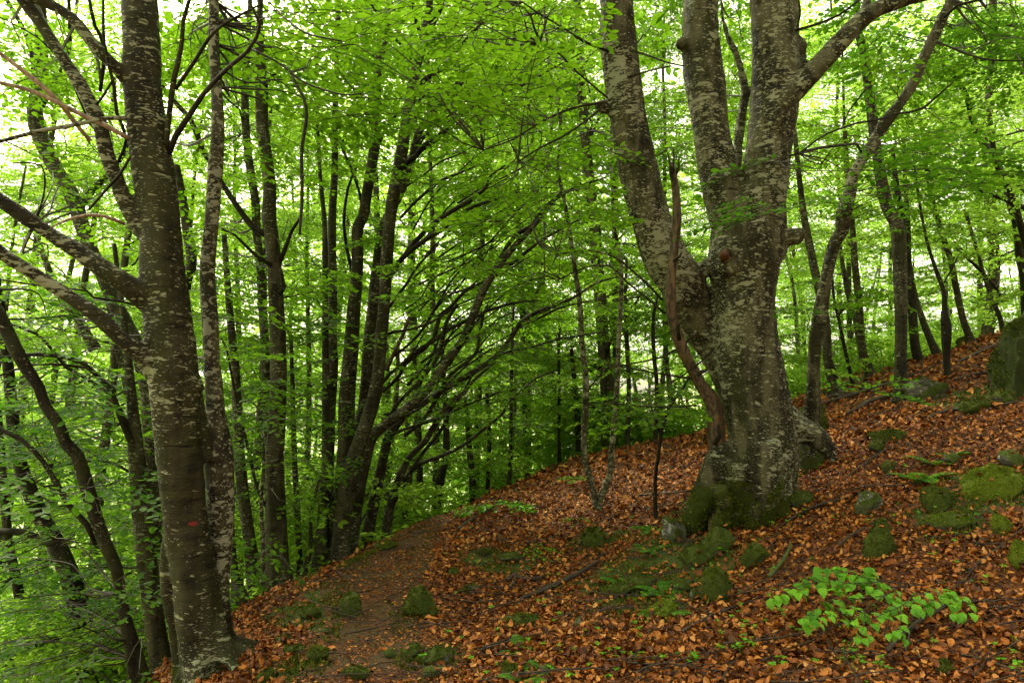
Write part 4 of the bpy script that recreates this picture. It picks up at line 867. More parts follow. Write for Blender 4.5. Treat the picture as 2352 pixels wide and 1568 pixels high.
# --- the fan of many stems at the centre: one many-stemmed beech
fan = [
 ('stem', 8.6, 8.2, [(783,1312,54),(783,1250,42),(791,1160,38),(807,1080,36),(824,1023,34),(847,956,32),(864,890,30),(872,823,28),(877,756,28),(884,673,27),(889,590,27),(894,523,27),(901,467,29),(917,383,28),(931,300,28),(944,217,25),(957,150,22),(971,100,23),(984,33,18),(986,-20,16)]),
 ('foot', 8.9, 9, [(770,1315,50),(776,1230,40),(785,1150,38),(795,1023,38),(797,923,37),(805,823,34),(812,723,30),(820,623,27),(822,523,26),(834,500,25),(847,417,25),(861,333,24),(866,250,22),(866,183,20),(881,83,21),(889,30,16),(900,-20,14)]),
 ('foot', 9.3, 9.3, [(800,1300,34),(808,1150,28),(825,1000,27),(838,920,28),(845,820,27),(855,720,26),(865,620,24),(878,530,22),(900,480,21),(924,433,22),(941,383,20),(952,345,20),(964,300,18),(997,250,15),(1027,227,12),(1060,190,10),(1090,150,7)]),
 ('foot', 9.4, 9.5, [(758,1310,30),(755,1200,25),(756,1045,23),(764,850,22),(764,700,20),(763,523,19),(768,400,16),(770,250,14),(775,100,11),(778,-20,9)]),
 ('foot', 8.8, 9.2, [(735,1318,40),(742,1200,28),(750,1045,22),(748,850,17),(747,700,13),(746,523,12),(735,400,9),(728,250,7)]),
 ('arch', 9, 8, [(802,1300,40),(808,1250,36),(822,1150,33),(850,1015,30),(884,976,28),(921,948,27),(951,923,26),(991,883,26),(1024,833,24),(1061,783,24),(1081,740,24),(1111,666,22),(1144,613,20),(1184,563,18),(1217,530,14),(1250,490,10),(1290,440,7)]),
 ('arch', 9.6, 8.4, [(835,1290,34),(852,1190,32),(873,1090,30),(895,1000,26),(944,943,19),(1001,906,18),(1051,876,17),(1101,846,16),(1137,820,15),(1174,776,14),(1194,743,14),(1227,720,13),(1277,700,11),(1317,683,9),(1370,650,7),(1417,636,4)]),
 ('arch', 9.8, 8.8, [(866,1262,30),(884,1228,26),(897,1160,26),(920,1090,22),(944,1045,17),(974,1016,18),(1001,973,18),(1037,923,15),(1067,900,12),(1091,870,8),(1140,830,5)]),
 ('limb', 9.6, 9, [(905,1150,14),(935,1100,12),(967,1045,10),(1011,990,9),(1037,936,9),(1061,906,7),(1090,850,5)]),
 ('limb', 9.6, 9, [(925,1105,14),(960,1068,11),(1017,1045,9),(1067,1020,9),(1117,980,8),(1151,953,8),(1177,916,6),(1230,870,5),(1280,850,3)]),
 ('limb', 8.5, 7.8, [(1142,615,12),(1175,605,12),(1207,580,10),(1237,556,9),(1300,520,6),(1340,500,4)]),
 ('limb', 8.7, 8.3, [(1137,820,9),(1174,806,8),(1211,800,6),(1280,780,5),(1400,760,4)]),
 ('limb', 9, 8.2, [(870,890,10),(897,856,10),(917,843,10),(951,810,12),(991,786,12),(1037,753,11),(1081,733,11),(1121,713,9),(1154,703,8),(1197,693,6),(1260,690,4)]),
 ('limb', 9, 8.2, [(880,900,10),(917,863,10),(931,836,11),(971,803,12),(997,776,12),(1011,723,11),(1037,703,10),(1067,670,9),(1104,650,9),(1147,630,7),(1200,600,4)]),
 ('limb', 8.6, 8, [(875,775,9),(901,763,8),(944,756,7),(991,740,7),(1024,720,6),(1051,700,5),(1100,680,3)]),
 ('limb', 8.6, 8, [(885,650,14),(904,623,14),(924,593,14),(951,570,13),(984,546,12),(1017,526,12),(1060,490,11),(1100,470,9),(1150,455,7),(1200,440,5)]),
 ('limb', 8.6, 7.8, [(915,420,18),(930,380,16),(957,357,15),(971,337,14),(1011,310,13),(1037,277,12),(1067,257,12),(1117,233,11),(1167,213,9),(1217,187,7),(1277,153,5),(1340,120,3)]),
 ('limb', 8.5, 8, [(950,215,14),(977,183,14),(1017,157,12),(1037,130,11),(1061,103,9),(1100,60,8),(1140,20,6),(1160,-10,5)]),
 ('limb', 8.5, 8, [(955,160,16),(975,90,17),(997,50,15),(1012,20,12),(1020,-20,9)]), ('limb', 8.5, 8, [(966,80,11),(951,33,9),(947,-20,8)]),
 ('limb', 8.5, 8.1, [(947,155,8),(941,123,7),(911,93,8),(877,43,8),(844,0,8),(820,-30,6)]), ('limb', 8.5, 8, [(992,96,8),(1031,67,7),(1057,43,6),(1090,10,4)]),
 ('limb', 8.6, 7.6, [(1017,255,9),(1060,170,9),(1084,143,9),(1104,123,9),(1121,93,8),(1147,83,5),(1200,70,3)]),
 ('limb', 9, 8, [(905,620,13),(950,560,13),(997,513,13),(1051,477,12),(1084,457,11),(1117,430,9),(1124,407,6),(1160,380,4)]),
 ('limb', 9, 8, [(920,500,8),(951,467,8),(984,437,9),(1017,413,8),(1057,397,7),(1090,383,5)]),
 ('limb', 9, 8, [(930,1000,12),(975,960,11),(1010,900,10),(1035,860,10),(1090,815,10),(1100,780,9),(1110,720,8),(1120,700,7)]),
 ('limb', 9.2, 8, [(1111,670,12),(1150,590,12),(1185,540,12),(1221,520,13),(1241,493,12),(1267,463,11),(1294,447,9),(1317,433,8),(1404,403,4)]),
 ('limb', 9, 8.4, [(880,990,10),(910,930,10),(960,880,9),(1000,830,10),(1016,780,12),(1025,740,10),(1050,700,8)]),
 ('limb', 9, 8, [(1195,745,8),(1230,735,8),(1290,705,6),(1360,690,4),(1450,660,3)]),
 ('limb', 9, 8, [(890,830,8),(960,770,8),(1010,690,7),(1040,640,6),(1080,600,5)]), ('limb', 9, 8.2, [(870,740,9),(905,690,9),(935,650,8),(960,610,7),(1010,560,5)]),
 ('limb', 9.2, 8.4, [(812,640,9),(795,560,9),(790,500,8),(800,430,7),(820,380,5)]), ('limb', 9.2, 8.6, [(835,500,9),(825,440,8),(800,370,8),(785,340,7),(800,290,6),(825,300,4)]),
 ('limb', 9, 8.3, [(895,970,8),(960,940,7),(1010,900,7),(1060,850,6),(1130,800,5)]), ('limb', 9, 8.3, [(880,1010,9),(930,985,8),(1010,960,7),(1070,930,6),(1150,900,4)]),
 ('limb', 9, 8.2, [(868,335,8),(890,290,8),(925,250,9),(960,232,8),(1000,200,6)]),
 ('dead', 9, 8.7, [(888,850,9),(905,810,9),(925,770,9),(940,728,8)]),
]
_g = np.random.default_rng(64)
for _i in range(38):
    _v0 = _g.uniform(330, 1010); _u0 = np.interp(_v0, [300, 500, 700, 900, 1010], [950, 915, 890, 885, 900]) + _g.uniform(0, 150) * (_v0 > 450); _L = _g.uniform(190, 420); _a = R(_g.uniform(24, 52)); _c = _g.uniform(-.16, .10); _w = _g.uniform(3.5, 8)
    fan.append(('limb', _g.uniform(8.8, 9.8), _g.uniform(7.9, 9.2), [(_u0 + _L * t * math.cos(_a) + _c * _L * math.sin(t * 3.14) * math.sin(_a) + _g.normal(0, 5), _v0 - _L * t * math.sin(_a) + _c * _L * math.sin(t * 3.14) * math.cos(_a) + _g.normal(0, 5), _w * (1 - .6 * t)) for t in (0, .2, .4, .6, .8, 1)]))
_fl = [(890,100,1200,330,7.6,9.4,46,1),(900,330,1300,560,8,9.8,95,1),(900,560,1300,760,8,9.8,66,1),(930,760,1250,960,7.8,9.4,36,1),(960,960,1180,1090,8.4,9.8,10,.9),
       (680,150,870,500,8.6,10,36,1.05),(650,500,880,900,7.9,10,36,.95),(650,900,860,1180,8,9.4,22,.85),(880,600,1000,700,7.4,8.2,8,.9),(1280,420,1450,640,8,9.5,22,1),(700,0,900,160,8,9.5,22,1)]
traced('beech_tree', 'many-stemmed beech beside the path, its fan of dark stems arching right', fan, mat='bark_mid', clouds=_fl, seed=40, heroic=.4, upper=((-.5,9,9.5),(4.5,3.5,3.2),150), flare=(.35,.3,4), ext=3.5)
# stems between the fan and the crest
for i, (q, d, mt) in enumerate([
   ([(962,1205,15),(964,1150,14),(964,1045,14),(960,960,12),(956,880,10),(950,800,8)], 12.5, 'bark_dark'),
   ([(995,1195,20),(1005,1150,20),(1012,1100,20),(1024,1045,16),(1024,960,13),(1020,880,11),(1015,800,9)], 12.8, 'bark_dark'),
   ([(1158,1142,14),(1168,1110,9),(1172,1045,8),(1174,940,8),(1175,860,8),(1177,790,7),(1180,700,5)], 13, 'bark_dark'),
   ([(1087,1165,17),(1086,1110,16),(1080,1045,14),(1074,985,12),(1068,920,10)], 16, 'bark_far'),
   ([(1120,1140,11),(1121,1080,10),(1124,1010,9),(1118,900,8)], 15, 'bark_dark'),
   ([(1285,1090,9),(1284,1000,8),(1284,900,7),(1283,800,6),(1286,720,5)], 14, 'bark_dark'),
   ([(1330,1070,15),(1328,980,15),(1322,900,12),(1312,800,9)], 15, 'bark_dark'),
   ([(1383,1060,11),(1388,1000,10),(1390,850,9),(1388,740,8),(1386,660,7)], 14, 'bark_mid'),
   ([(1440,1050,11),(1444,900,10),(1440,790,10),(1436,700,8),(1440,600,6)], 13.5, 'bark_mid'),
   ([(1505,1020,10),(1508,880,9),(1502,820,10),(1500,740,8),(1506,700,6),(1517,660,4)], 12.5, 'bark_dark'),
   ([(925,1250,16),(934,1160,14),(943,1080,13),(957,1020,12),(955,930,10)], 12, 'bark_far'),
   ([(890,1120,14),(896,1045,14),(905,960,13),(912,880,11),(914,800,9)], 12, 'bark_far')]):
    nm = ['straight dark trunk at the brow just left of where the path vanishes', 'leaning dark trunk with a crooked foot where the path goes over the brow', 'slim dark stem with a curved foot on the brow right of the path',
          'rust tinted trunk foot glimpsed low beyond the brow', 'short dark stem between the curved slim stem and the rust tinted one', 'thin straight dark stem left of the forked pale sapling',
          'broad dark trunk right behind the forked pale sapling', 'slim brown trunk between the two arms of the forked pale sapling', 'slim brown trunk right of the forked pale sapling', 'thin dark crooked stem left of the dead snag', 'grey trunk seen beneath the arching stems of the fan', 'brown trunk right behind the fan of stems'][i]
    cl = [(q[0][0] - 90, q[-1][1] - 120, q[0][0] + 90, q[0][1] - 60, d - 1, d + 1.2, 26, 1.05)]
    traced('beech_tree', nm, [('stem', d, d, q)], seed=60 + i, mat=mt, clouds=cl, leafm='leaf_far' if i % 3 else 'leaf', lib=SPR)
# forked pale sapling
traced('beech_tree', 'pale forked sapling, two slim lichened stems joined at the foot on the leafy slope', [
 ('stem', 9, 8.6, [(1376,1182,20),(1367,1145,16),(1354,1095,15),(1344,1055,14),(1341,1000,14),(1346,923,16),(1344,856,15),(1337,790,13),(1331,690,12),(1321,623,11),(1307,523,9),(1294,450,9),(1281,383,8),(1288,300,8),(1281,233,8),(1264,167,7),(1257,110,6),(1250,30,5),(1250,-20,4)]),
 ('foot', 9, 8.8, [(1377,1180,18),(1376,1150,15),(1388,1122,15),(1401,1088,14),(1404,1045,13),(1411,973,12),(1417,890,11),(1421,790,11),(1427,656,10),(1424,590,9),(1411,523,8),(1405,400,7),(1402,290,5)]),
 ('limb', 9, 8.6, [(1346,900,5),(1380,860,4),(1400,840,3)])], mat='bark_pale', seed=80, heroic=.7, flare=(.3,.2,3), clouds=[(1180,330,1480,520,8,9,14,.95),(1280,560,1480,780,8,9.4,20,.9),(1260,1160,1290,1180,8.4,8.8,1,.4)], lib=SPR, ext=1)
# sinuous beech right of the giant
traced('beech_tree', 'slim sinuous dark beech growing from a mossy foot right beside the huge forked beech', [
 ('stem', 7.4, 6.8, [(1862,990,46),(1864,940,36),(1868,900,31),(1870,840,28),(1875,773,30),(1885,706,33),(1891,673,28),(1905,606,26),(1919,555,27),(1934,530,28),(1936,493,34),(1951,443,28),(1961,400,24),(1985,360,25),(2008,323,24),(2035,280,28),(2068,237,23),(2101,187,24),(2118,143,22),(2141,93,24),(2161,50,22),(2185,0,18),(2200,-40,16)]),
 ('limb', 6.9, 6.3, [(1980,352,7),(1968,330,7),(1935,333,7),(1880,340,8),(1851,347,8),(1818,357,6),(1790,372,4)]),
 ('limb', 6.8, 6.3, [(2045,268,6),(2000,278,6),(1968,283,6),(1901,307,6),(1865,330,5),(1835,353,5)]),
 ('limb', 6.8, 6.4, [(2050,262,6),(2090,258,6),(2122,248,7),(2160,215,5),(2190,188,4)]), ('limb', 6.8, 6.4, [(1935,290,4),(1950,255,4),(1985,210,4),(2010,190,3)]),
 ('limb', 6.8, 6.4, [(2168,40,8),(2200,12,8),(2250,0,7),(2300,-10,6)]), ('limb', 6.8, 6.3, [(2152,95,5),(2220,125,6),(2270,138,5),(2352,140,4)])],
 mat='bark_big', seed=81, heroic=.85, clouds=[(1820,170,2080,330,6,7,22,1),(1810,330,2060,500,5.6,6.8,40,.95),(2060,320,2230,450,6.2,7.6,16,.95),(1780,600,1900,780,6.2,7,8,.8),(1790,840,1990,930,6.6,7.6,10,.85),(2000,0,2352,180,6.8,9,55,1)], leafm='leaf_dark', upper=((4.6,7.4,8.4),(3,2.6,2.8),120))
RT_ = [
 ('sturdy straight grey trunk with a fused second stem, beside the tilted slab', [('stem', 9.3, 9.6, [(2070,918,40),(2068,880,30),(2068,823,27),(2070,723,27),(2068,623,29),(2061,523,30),(2045,490,27),(2031,450,28),(2015,350,24),(2001,250,22),(1985,133,18),(1971,67,16),(1966,-20,13)]),
    ('limb', 9.5, 9.6, [(2074,640,14),(2075,560,16),(2071,500,16),(2058,417,14),(2050,340,9)])], 'bark_mid', [(1960,40,2120,350,9,10.5,26,1.1)]),
 ('dark trunk curving left, next right of the sturdy straight one on the brow', [('stem', 12, 12, [(2120,850,28),(2112,830,24),(2101,790,20),(2095,706,18),(2088,623,14),(2085,523,11),(2080,430,9),(2075,300,7)])], 'bark_dark', [(2040,250,2160,500,11,13,18,1.1)]),
 ('grey trunk with a bent foot, third of the row on the right hand brow', [('stem', 12.5, 12.5, [(2160,830,26),(2150,808,19),(2135,776,15),(2115,723,13),(2098,656,10),(2085,560,8),(2080,450,6)])], 'bark_mid', [(2040,500,2180,700,12,13.5,12,1.1)]),
 ('knotty young tree with a thin live stem behind the tilted slab', [('stem', 9.8, 10, [(2178,862,14),(2174,820,14),(2173,780,20),(2173,745,22),(2170,716,13),(2168,670,10),(2151,623,9),(2138,585,7),(2128,550,7),(2118,500,6),(2108,440,5),(2100,380,4)]), ('limb', 9.8, 9.9, [(2165,745,10),(2164,715,7)]), ('limb', 9.8, 9.6, [(2168,650,4),(2185,620,4),(2200,590,3)])], 'bark_dark', [(2080,380,2200,560,9.4,10.6,14,1)]),
 ('brown trunk slanting left up from the brow, nearest left of the big mossy boulder', [('stem', 13, 13, [(2234,788,18),(2228,775,16),(2211,730,14),(2195,656,13),(2181,590,12),(2165,540,11),(2140,450,9),(2120,350,7)])], 'bark_far', [(2080,300,2260,560,12.5,14.5,22,1.1)]),
 ('pale brown slanting trunk on the brow left of the sturdy straight one', [('stem', 12, 12, [(2000,868,26),(1992,840,20),(1981,806,18),(1975,723,16),(1965,623,15),(1958,523,13),(1950,430,11),(1940,300,9)])], 'bark_far', [(1880,300,2020,560,11.5,13,18,1.1)]),
 ('slim grey stem just left of the pale brown slanting trunk', [('stem', 13, 13, [(1985,850,15),(1975,790,13),(1966,740,12),(1951,690,11),(1938,623,10),(1931,573,8),(1925,480,7)])], 'bark_mid', [(1880,450,2000,650,12.5,14,12,1.1)]),
 ('mossy footed trunk right behind the sinuous dark beech', [('stem', 11, 11.2, [(1918,895,34),(1912,870,26),(1901,823,21),(1896,740,18),(1884,680,18),(1871,620,18),(1858,556,17),(1846,490,15),(1835,400,12),(1825,300,9)])], 'bark_mid', [(1790,250,1900,480,10.5,12,16,1.1),(1790,640,1990,850,10,12,26,1)]),
 ('thin dark crooked stem between the sinuous beech and the brown slanting trunk', [('stem', 11.5, 11.5, [(1962,885,10),(1955,865,8),(1940,800,8),(1928,740,7),(1918,700,7),(1914,673,6),(1910,600,5)]), ('limb', 11.5, 11.5, [(1926,725,6),(1938,708,8),(1942,695,7)])], 'bark_dark', [(1880,760,1990,860,11,12,8,.9)]),
 ('slanting dark trunk in the upper right corner of the wood', [('stem', 13, 13, [(2352,650,16),(2342,590,15),(2335,530,13),(2325,490,13),(2310,430,13),(2293,380,14),(2280,330,10),(2270,250,8)]), ('limb', 13, 12.5, [(2293,385,10),(2330,420,9),(2360,445,8)])], 'bark_dark', [(2200,180,2352,420,12,14,30,1.1)]),
 ('branchy leaning tree at the upper right with one diagonal limb against the sky', [('stem', 12, 11.6, [(2400,900,16),(2380,700,15),(2340,500,13),(2290,380,12),(2240,300,11),(2215,210,10),(2168,150,8),(2140,110,5)]), ('limb', 12, 11, [(2380,490,13),(2352,477,12),(2300,455,11),(2235,433,10),(2180,410,8),(2135,393,6),(2090,380,4)]),
    ('limb', 12, 10, [(2400,70,10),(2352,63,10),(2310,56,10),(2268,50,10),(2208,57,9),(2170,62,6)]), ('limb', 12, 11, [(2285,48,8),(2270,25,8),(2250,0,7)]), ('limb', 12, 11, [(2400,300,6),(2352,300,6),(2300,312,6),(2240,305,5),(2180,280,4)])], 'bark_dark', [(2120,100,2352,460,10.5,13,60,1.1)]),
 ('slim trunk leaning left far right, behind the boulder', [('stem', 14, 14, [(2300,740,10),(2280,690,9),(2262,640,8),(2240,560,8),(2215,480,7)]), ('limb', 14, 14, [(2300,680,9),(2270,640,8),(2230,600,8),(2200,575,6)])], 'bark_mid', [(2150,520,2352,740,12.5,15,46,1.1)]),
]
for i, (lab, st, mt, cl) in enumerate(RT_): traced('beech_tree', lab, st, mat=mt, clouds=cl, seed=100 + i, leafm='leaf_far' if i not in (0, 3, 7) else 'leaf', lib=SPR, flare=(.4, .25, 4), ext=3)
traced('beech_tree', 'spindly dark sapling on the slope left of the giant beech foot', [('stem', 7.8, 7.6, [(1505,1105,9),(1512,1050,8),(1520,990,9),(1540,930,9),(1570,890,6),(1590,850,4)]), ('limb', 7.8, 7.5, [(1518,1000,5),(1500,950,4),(1490,900,3)])], seed=130, mat='bark_dark', clouds=[(1440,880,1600,1000,7,8,10,.85)], flare=(.2,.1,3))

HR = np.array(HERO)
for a, k in QUEUE: _crown(*a, **k)
#REST
import bmesh
# ------------------------------------------------------------------ rocks
def hit_up(u, v, up=0.0):
    d = np.linspace(1.5, 30, 2400)
    P = EYE + d[:, None] * (FWD + (u - 1176) / F * RT + (784 - v) / F * UP)
    k = np.nonzero(P[:, 2] < hgt(P[:, 0], P[:, 1]) + up)[0]
    return P[k[0] if len(k) else 500]
_ico = {}; ONROCK = []
def ico(n):
    if n not in _ico:
        b = bmesh.new(); bmesh.ops.create_icosphere(b, subdivisions=n, radius=1)
        _ico[n] = (np.array([v.co[:] for v in b.verts]), np.array([[v.index for v in f.verts] for f in b.faces])); b.free()
    return _ico[n]
def rock(u, v, w_, h_, mat, label, seed, thick=.8, tilt=0.0, moss=0, name='rock', square=.35, lobes=None, bright=False):
    g = np.random.default_rng(seed); n = 5 if w_ > 60 else 4
    base = hit(u, v + h_ * .38)[0]; d = (base - EYE) @ FWD
    W = w_ * d / F; H = h_ * d / F; V0, Fc = ico(n)
    V = V0.copy()
    # facet by clipping with random planes, then roughen
    for _ in range(11):
        nn = g.normal(0, 1, 3); nn /= np.linalg.norm(nn); c = g.uniform(.50, .86)
        s = V @ nn; V = V - np.maximum(s - c, 0)[:, None] * nn * .92
    off = g.uniform(-50, 50, 3)
    dsp = np.array([mnoise.noise(Vector(p * 1.6 + off)) * .16 + mnoise.noise(Vector(p * 4.5 + off)) * .07 + mnoise.noise(Vector(p * 9 + off)) * .04 + mnoise.noise(Vector(p * 18 + off)) * .03 for p in V0])
    V = V * (1 + dsp)[:, None]
    V *= np.array([W / 2 * 1.1, W / 2 * thick, H * .66])
    if tilt: c_, s_ = math.cos(tilt), math.sin(tilt); V = np.stack([V[:, 0] * c_ - V[:, 2] * s_, V[:, 1], V[:, 0] * s_ + V[:, 2] * c_], 1)
    yw = g.uniform(-.4, .4); c_, s_ = math.cos(yw), math.sin(yw); V = np.stack([V[:, 0] * c_ - V[:, 1] * s_, V[:, 0] * s_ + V[:, 1] * c_, V[:, 2]], 1)
    P = base + np.array([0, W * thick * .3, 0]); P[2] = h1(P[0], P[1]) + H * .17 + .02
    rk = MB(); rk.add(V + P, Fc.ravel(), np.full(len(Fc), 3), 0)
    nrm = V / (np.linalg.norm(V, axis=1)[:, None] + 1e-9); tp = np.nonzero(nrm[:, 2] > .25)[0]; kk = int(min(14, 2 + W * H * 60)); pk = g.choice(tp, kk); ONROCK.append(V[pk] + P + [0, 0, .008])
    if moss:
        a, b, c = V[Fc[:, 0]], V[Fc[:, 1]], V[Fc[:, 2]]; nr = np.cross(b - a, c - a); ar = np.linalg.norm(nr, axis=1) / 2; nr /= ar[:, None] * 2 + 1e-12
        wgt = ar * np.clip(nr[:, 2] + .05 + g.normal(0, .1, len(ar)), 0, 1); wgt *= (np.array([mnoise.noise(Vector(p * (5 / max(W, .1)) + off)) for p in a]) > 0.02 - .12 * moss)
        k = int(min(7000 if W < .8 else 30000, moss * 1500 * (W * H) / .06 + 300)); q = g.choice(len(ar), k, p=wgt / wgt.sum()); bu = g.uniform(0, 1, (k, 2)); fl = bu.sum(1) > 1; bu[fl] = 1 - bu[fl]
        pp = a[q] + (b[q] - a[q]) * bu[:, :1] + (c[q] - a[q]) * bu[:, 1:]
        rk.add(*tuft_geo(pp + P, nr[q], g, .011 if d < 7 else .016), 1)
    o = rk.build(name, [M[mat], M['moss_bright' if bright else 'moss_fuzz']], loc=P); tag(o, label, 'rock')
    return o
def tuft_geo(P, N, g, L):
    k = len(P); t = g.normal(0, 1, (k, 3)); t -= (t * N).sum(1)[:, None] * N; t /= np.linalg.norm(t, axis=1)[:, None] + 1e-9
    up = N * .8 + g.normal(0, .45, (k, 3)); ln = L * g.uniform(.5, 1.4, k)[:, None]
    V = np.stack([P - t * ln * .3 - N * .003, P + t * ln * .3 - N * .003, P + up * ln], 1).reshape(-1, 3)
    return V, np.arange(3 * k), np.full(k, 3)
def tufts(P, N, g, L, name, mat, parent, loc): return mesh_obj(name, *tuft_geo(P, N, g, L), mat, parent, False, loc=loc)
def moss_mat(name, a, b):
    m = new_mat(name); g = NG(m); geo = g.n('ShaderNodeNewGeometry')
    col = g.mix(geo.outputs['Random Per Island'], a, b); col = g.mix(g.ramp(g.noise(geo.outputs['Position'], 9, 3), [(.4, 0), (.65, .7)]), col, (a[0] * .8, a[1] * .7, a[2]))
    out_principled(g, col, .8, spec=.15); return m
M['moss_fuzz'] = moss_mat('moss_fuzz', (0.024, 0.042, 0.003), (0.15, 0.185, 0.010))
M['moss_bright'] = moss_mat('moss_bright', (0.07, 0.12, 0.006), (0.24, 0.31, 0.018))
RK = [ # u, v, w, h, material, label, thick, tilt, moss, extra
 (2464,812,235,215,'boulder','huge dark mossy boulder cut by the right edge of the picture',.9,.15,1.6,{}),
 (2132,897,108,62,'rock_grey','tilted grey slab with mossy top leaning on the right hand slope',.5,.55,.5,{}),
 (2045,1005,78,34,'rock_moss','flat topped mossy rock left of the slope centre, below the tilted slab',.9,0,1,{}),
 (2020,1030,50,30,'rock_half','dark stone tucked under the flat topped mossy rock',.9,0,.3,{}),
 (1872,968,88,88,'rock_moss','mossy boulder wedged at the foot of the sinuous dark beech',.9,.1,1,{}),
 (2262,930,74,42,'rock_moss','dark mossy rock in front of the huge boulder at right',.9,0,.6,{}),
 (2325,915,56,36,'rock_half','greyish rock right beneath the huge mossy boulder',.9,0,.2,{}),
 (1845,1148,62,42,'rock_half','squat half mossy stone right of the giant beech roots',.8,0,.5,{}),
 (1805,1160,36,18,'rock_grey','small pale flat stone left of the squat half mossy stone',.9,0,0,{}),
 (1998,1160,66,58,'rock_grey','pale faced wedge shaped stone in the middle of the right hand litter',.7,-.4,.2,{}),
 (2168,1155,84,62,'rock_moss','round dark green mossy stone beside the bright moss hump',.9,-.2,1.5,{}),
 (2305,1118,120,86,'rock_bright','broad hump covered with bright yellow green moss at the right edge',.9,0,2.4,{'bright':1}),
 (2200,1210,122,40,'rock_half','long low stone with bright mossy top below the round mossy one',.5,.12,1,{'bright':1}),
 (2028,1247,62,98,'rock_moss','upright tongue shaped mossy stone standing above the green beech seedling',.6,-.15,1.2,{}),
 (2308,1213,44,50,'rock_bright','small bright mossy stone below the bright moss hump',.9,0,1.5,{'bright':1}),
 (2350,1282,40,60,'rock_bright','bright mossy lump on the right edge, lowest of the bright ones',.9,0,1.5,{'bright':1}),
 (2340,1060,64,46,'rock_grey','pale grey lichened stone above the bright moss hump',.9,0,0,{}),
 (2048,1076,46,26,'rock_half','small pointed stone half sunk in litter right of the giant beech',.6,.2,.3,{}),
 (1738,1285,62,52,'rock_moss','compact dark mossy stone below the root foot of the giant beech',.9,0,1.4,{}),
 (1650,1358,88,78,'rock_moss','large rounded mossy stone left of the green beech seedling',.9,0,1.5,{}),
 (1600,1372,26,26,'rock_grey','small pale stone touching the large rounded mossy one',.9,0,0,{}),
 (1650,1256,96,56,'rock_half','grey and mossy boulder just below the giant beech roots',.8,.45,.9,{}),
 (1607,1196,46,30,'rock_moss','little mossy stone tucked under the left root of the giant beech',.9,0,1.4,{}),
 (1572,1348,44,34,'rock_grey','pale stone in the mossy bank among the ferns',.9,0,.1,{}),
 (1552,1220,66,66,'rock_grey','rough grey rock outcrop in the bank left of the giant roots',.7,.3,.3,{}),
 (1600,1288,84,40,'rock_moss','low mossy hummock in the bank under the ferns',.9,.3,1.4,{}),
 (1455,1350,110,46,'rock_moss','long mossy ledge at the lower left end of the ferny bank',.7,.35,1.2,{}),
 (1525,1410,90,40,'rock_bright','bright moss cushion with a fern at the foot of the bank',.8,.2,2,{'bright':1}),
 (1368,1240,60,52,'rock_moss','mossy stub of rock on the slope below the forked pale sapling',.5,.8,1,{}),
 (950,1392,80,72,'rock_moss','taller mossy stone standing beside the path',.9,-.2,1.5,{}),
 (985,1407,50,40,'rock_moss','smaller mossy stone leaning on the tall one beside the path',.9,0,1.2,{}),
 (800,1402,76,50,'rock_half','half mossy stone on the left side of the path',.9,0,.8,{}),
 (712,1416,50,24,'rock_moss','flat mossy stone near the left edge of the path',.9,0,1,{}),
 (747,1455,24,13,'rock_grey','pebble sized pale stone left of the path',.9,0,0,{}),
 (1200,1430,88,34,'rock_moss','low elongated mossy stone in the litter right of the path',.5,.12,1.4,{}),
 (1174,1285,66,26,'rock_grey','flat dark stone with pale corner, up the slope from the path',.8,0,.2,{}),
 (1040,1320,26,20,'rock_half','small stone with mossy cap right of the path bend',.9,0,.5,{}),
 (1331,1436,24,24,'rock_grey','small upright pale stone in the litter near the picture centre',.8,0,0,{}),
 (891,1506,36,18,'rock_grey','flat grey stone sunk in the lower path',.9,0,0,{}),
 (941,1503,58,26,'rock_moss','low mossy stone right of the flat grey one in the path',.9,.1,.8,{}),
 (1000,1518,78,42,'rock_half','wide half mossy stone at the lower right of the path',.7,.3,.6,{}),
 (990,1552,44,24,'rock_grey','grey stone just under the wide half mossy one',.8,.2,0,{}),
 (814,1554,62,24,'rock_moss','low mossy stone cut by the bottom edge in the path',.9,0,.8,{}),
 (1077,1356,50,18,'rock_half','narrow mossy sliver of stone above the mossy path stones',.5,.35,.3,{}),
 (1257,1548,38,18,'rock_grey','flat grey stone at the bottom edge near the centre',.9,0,0,{}),
 (1170,1545,36,46,'rock_moss','upright mossy lump at the bottom edge with a fern beside it',.8,0,1.4,{}),
 (670,1500,46,22,'rock_half','flat greenish stone near the foot of the tall double beech',.9,0,.3,{}),
 (645,1475,36,16,'rock_half','narrow stone behind the flat greenish one',.9,.3,.2,{}),
 (607,1560,44,26,'rock_moss','mossy stone at the bottom edge, nearest the double beech',.9,0,1,{}),
 (727,1512,48,36,'rock_moss','mossy cobble in the litter left of the lower path',.9,0,1,{}),
 (2176,1542,32,34,'rock_moss','tiny mossy stone at the bottom right, below the fallen branch',.9,0,1.4,{}),
 (880,1258,58,16,'rock_moss','mossy bulge on the outer edge of the far path',.9,0,1,{}),
 (1114,1272,24,16,'rock_moss','small mossy knob left of the flat dark stone',.9,0,.8,{}),
 (1875,1040,18,40,'rock_moss','short mossy post like stone beside the giant beech',.8,0,1,{}),
 (2190,1060,44,24,'rock_grey','small grey stone under the light green ferns at right',.9,0,0,{}),
 (2235,782,50,22,'rock_moss','mossy stone on the skyline left of the huge boulder',.9,0,.8,{}),
 (1915,905,44,18,'rock_moss','mossy stone on the brow behind the sinuous beech',.9,0,.8,{}),
]
for i, (u, v, w_, h_, mt, lab, th, tl, ms, ex) in enumerate(RK): rock(u, v, w_, h_, mt, lab, 300 + i, th, tl, ms, **ex)

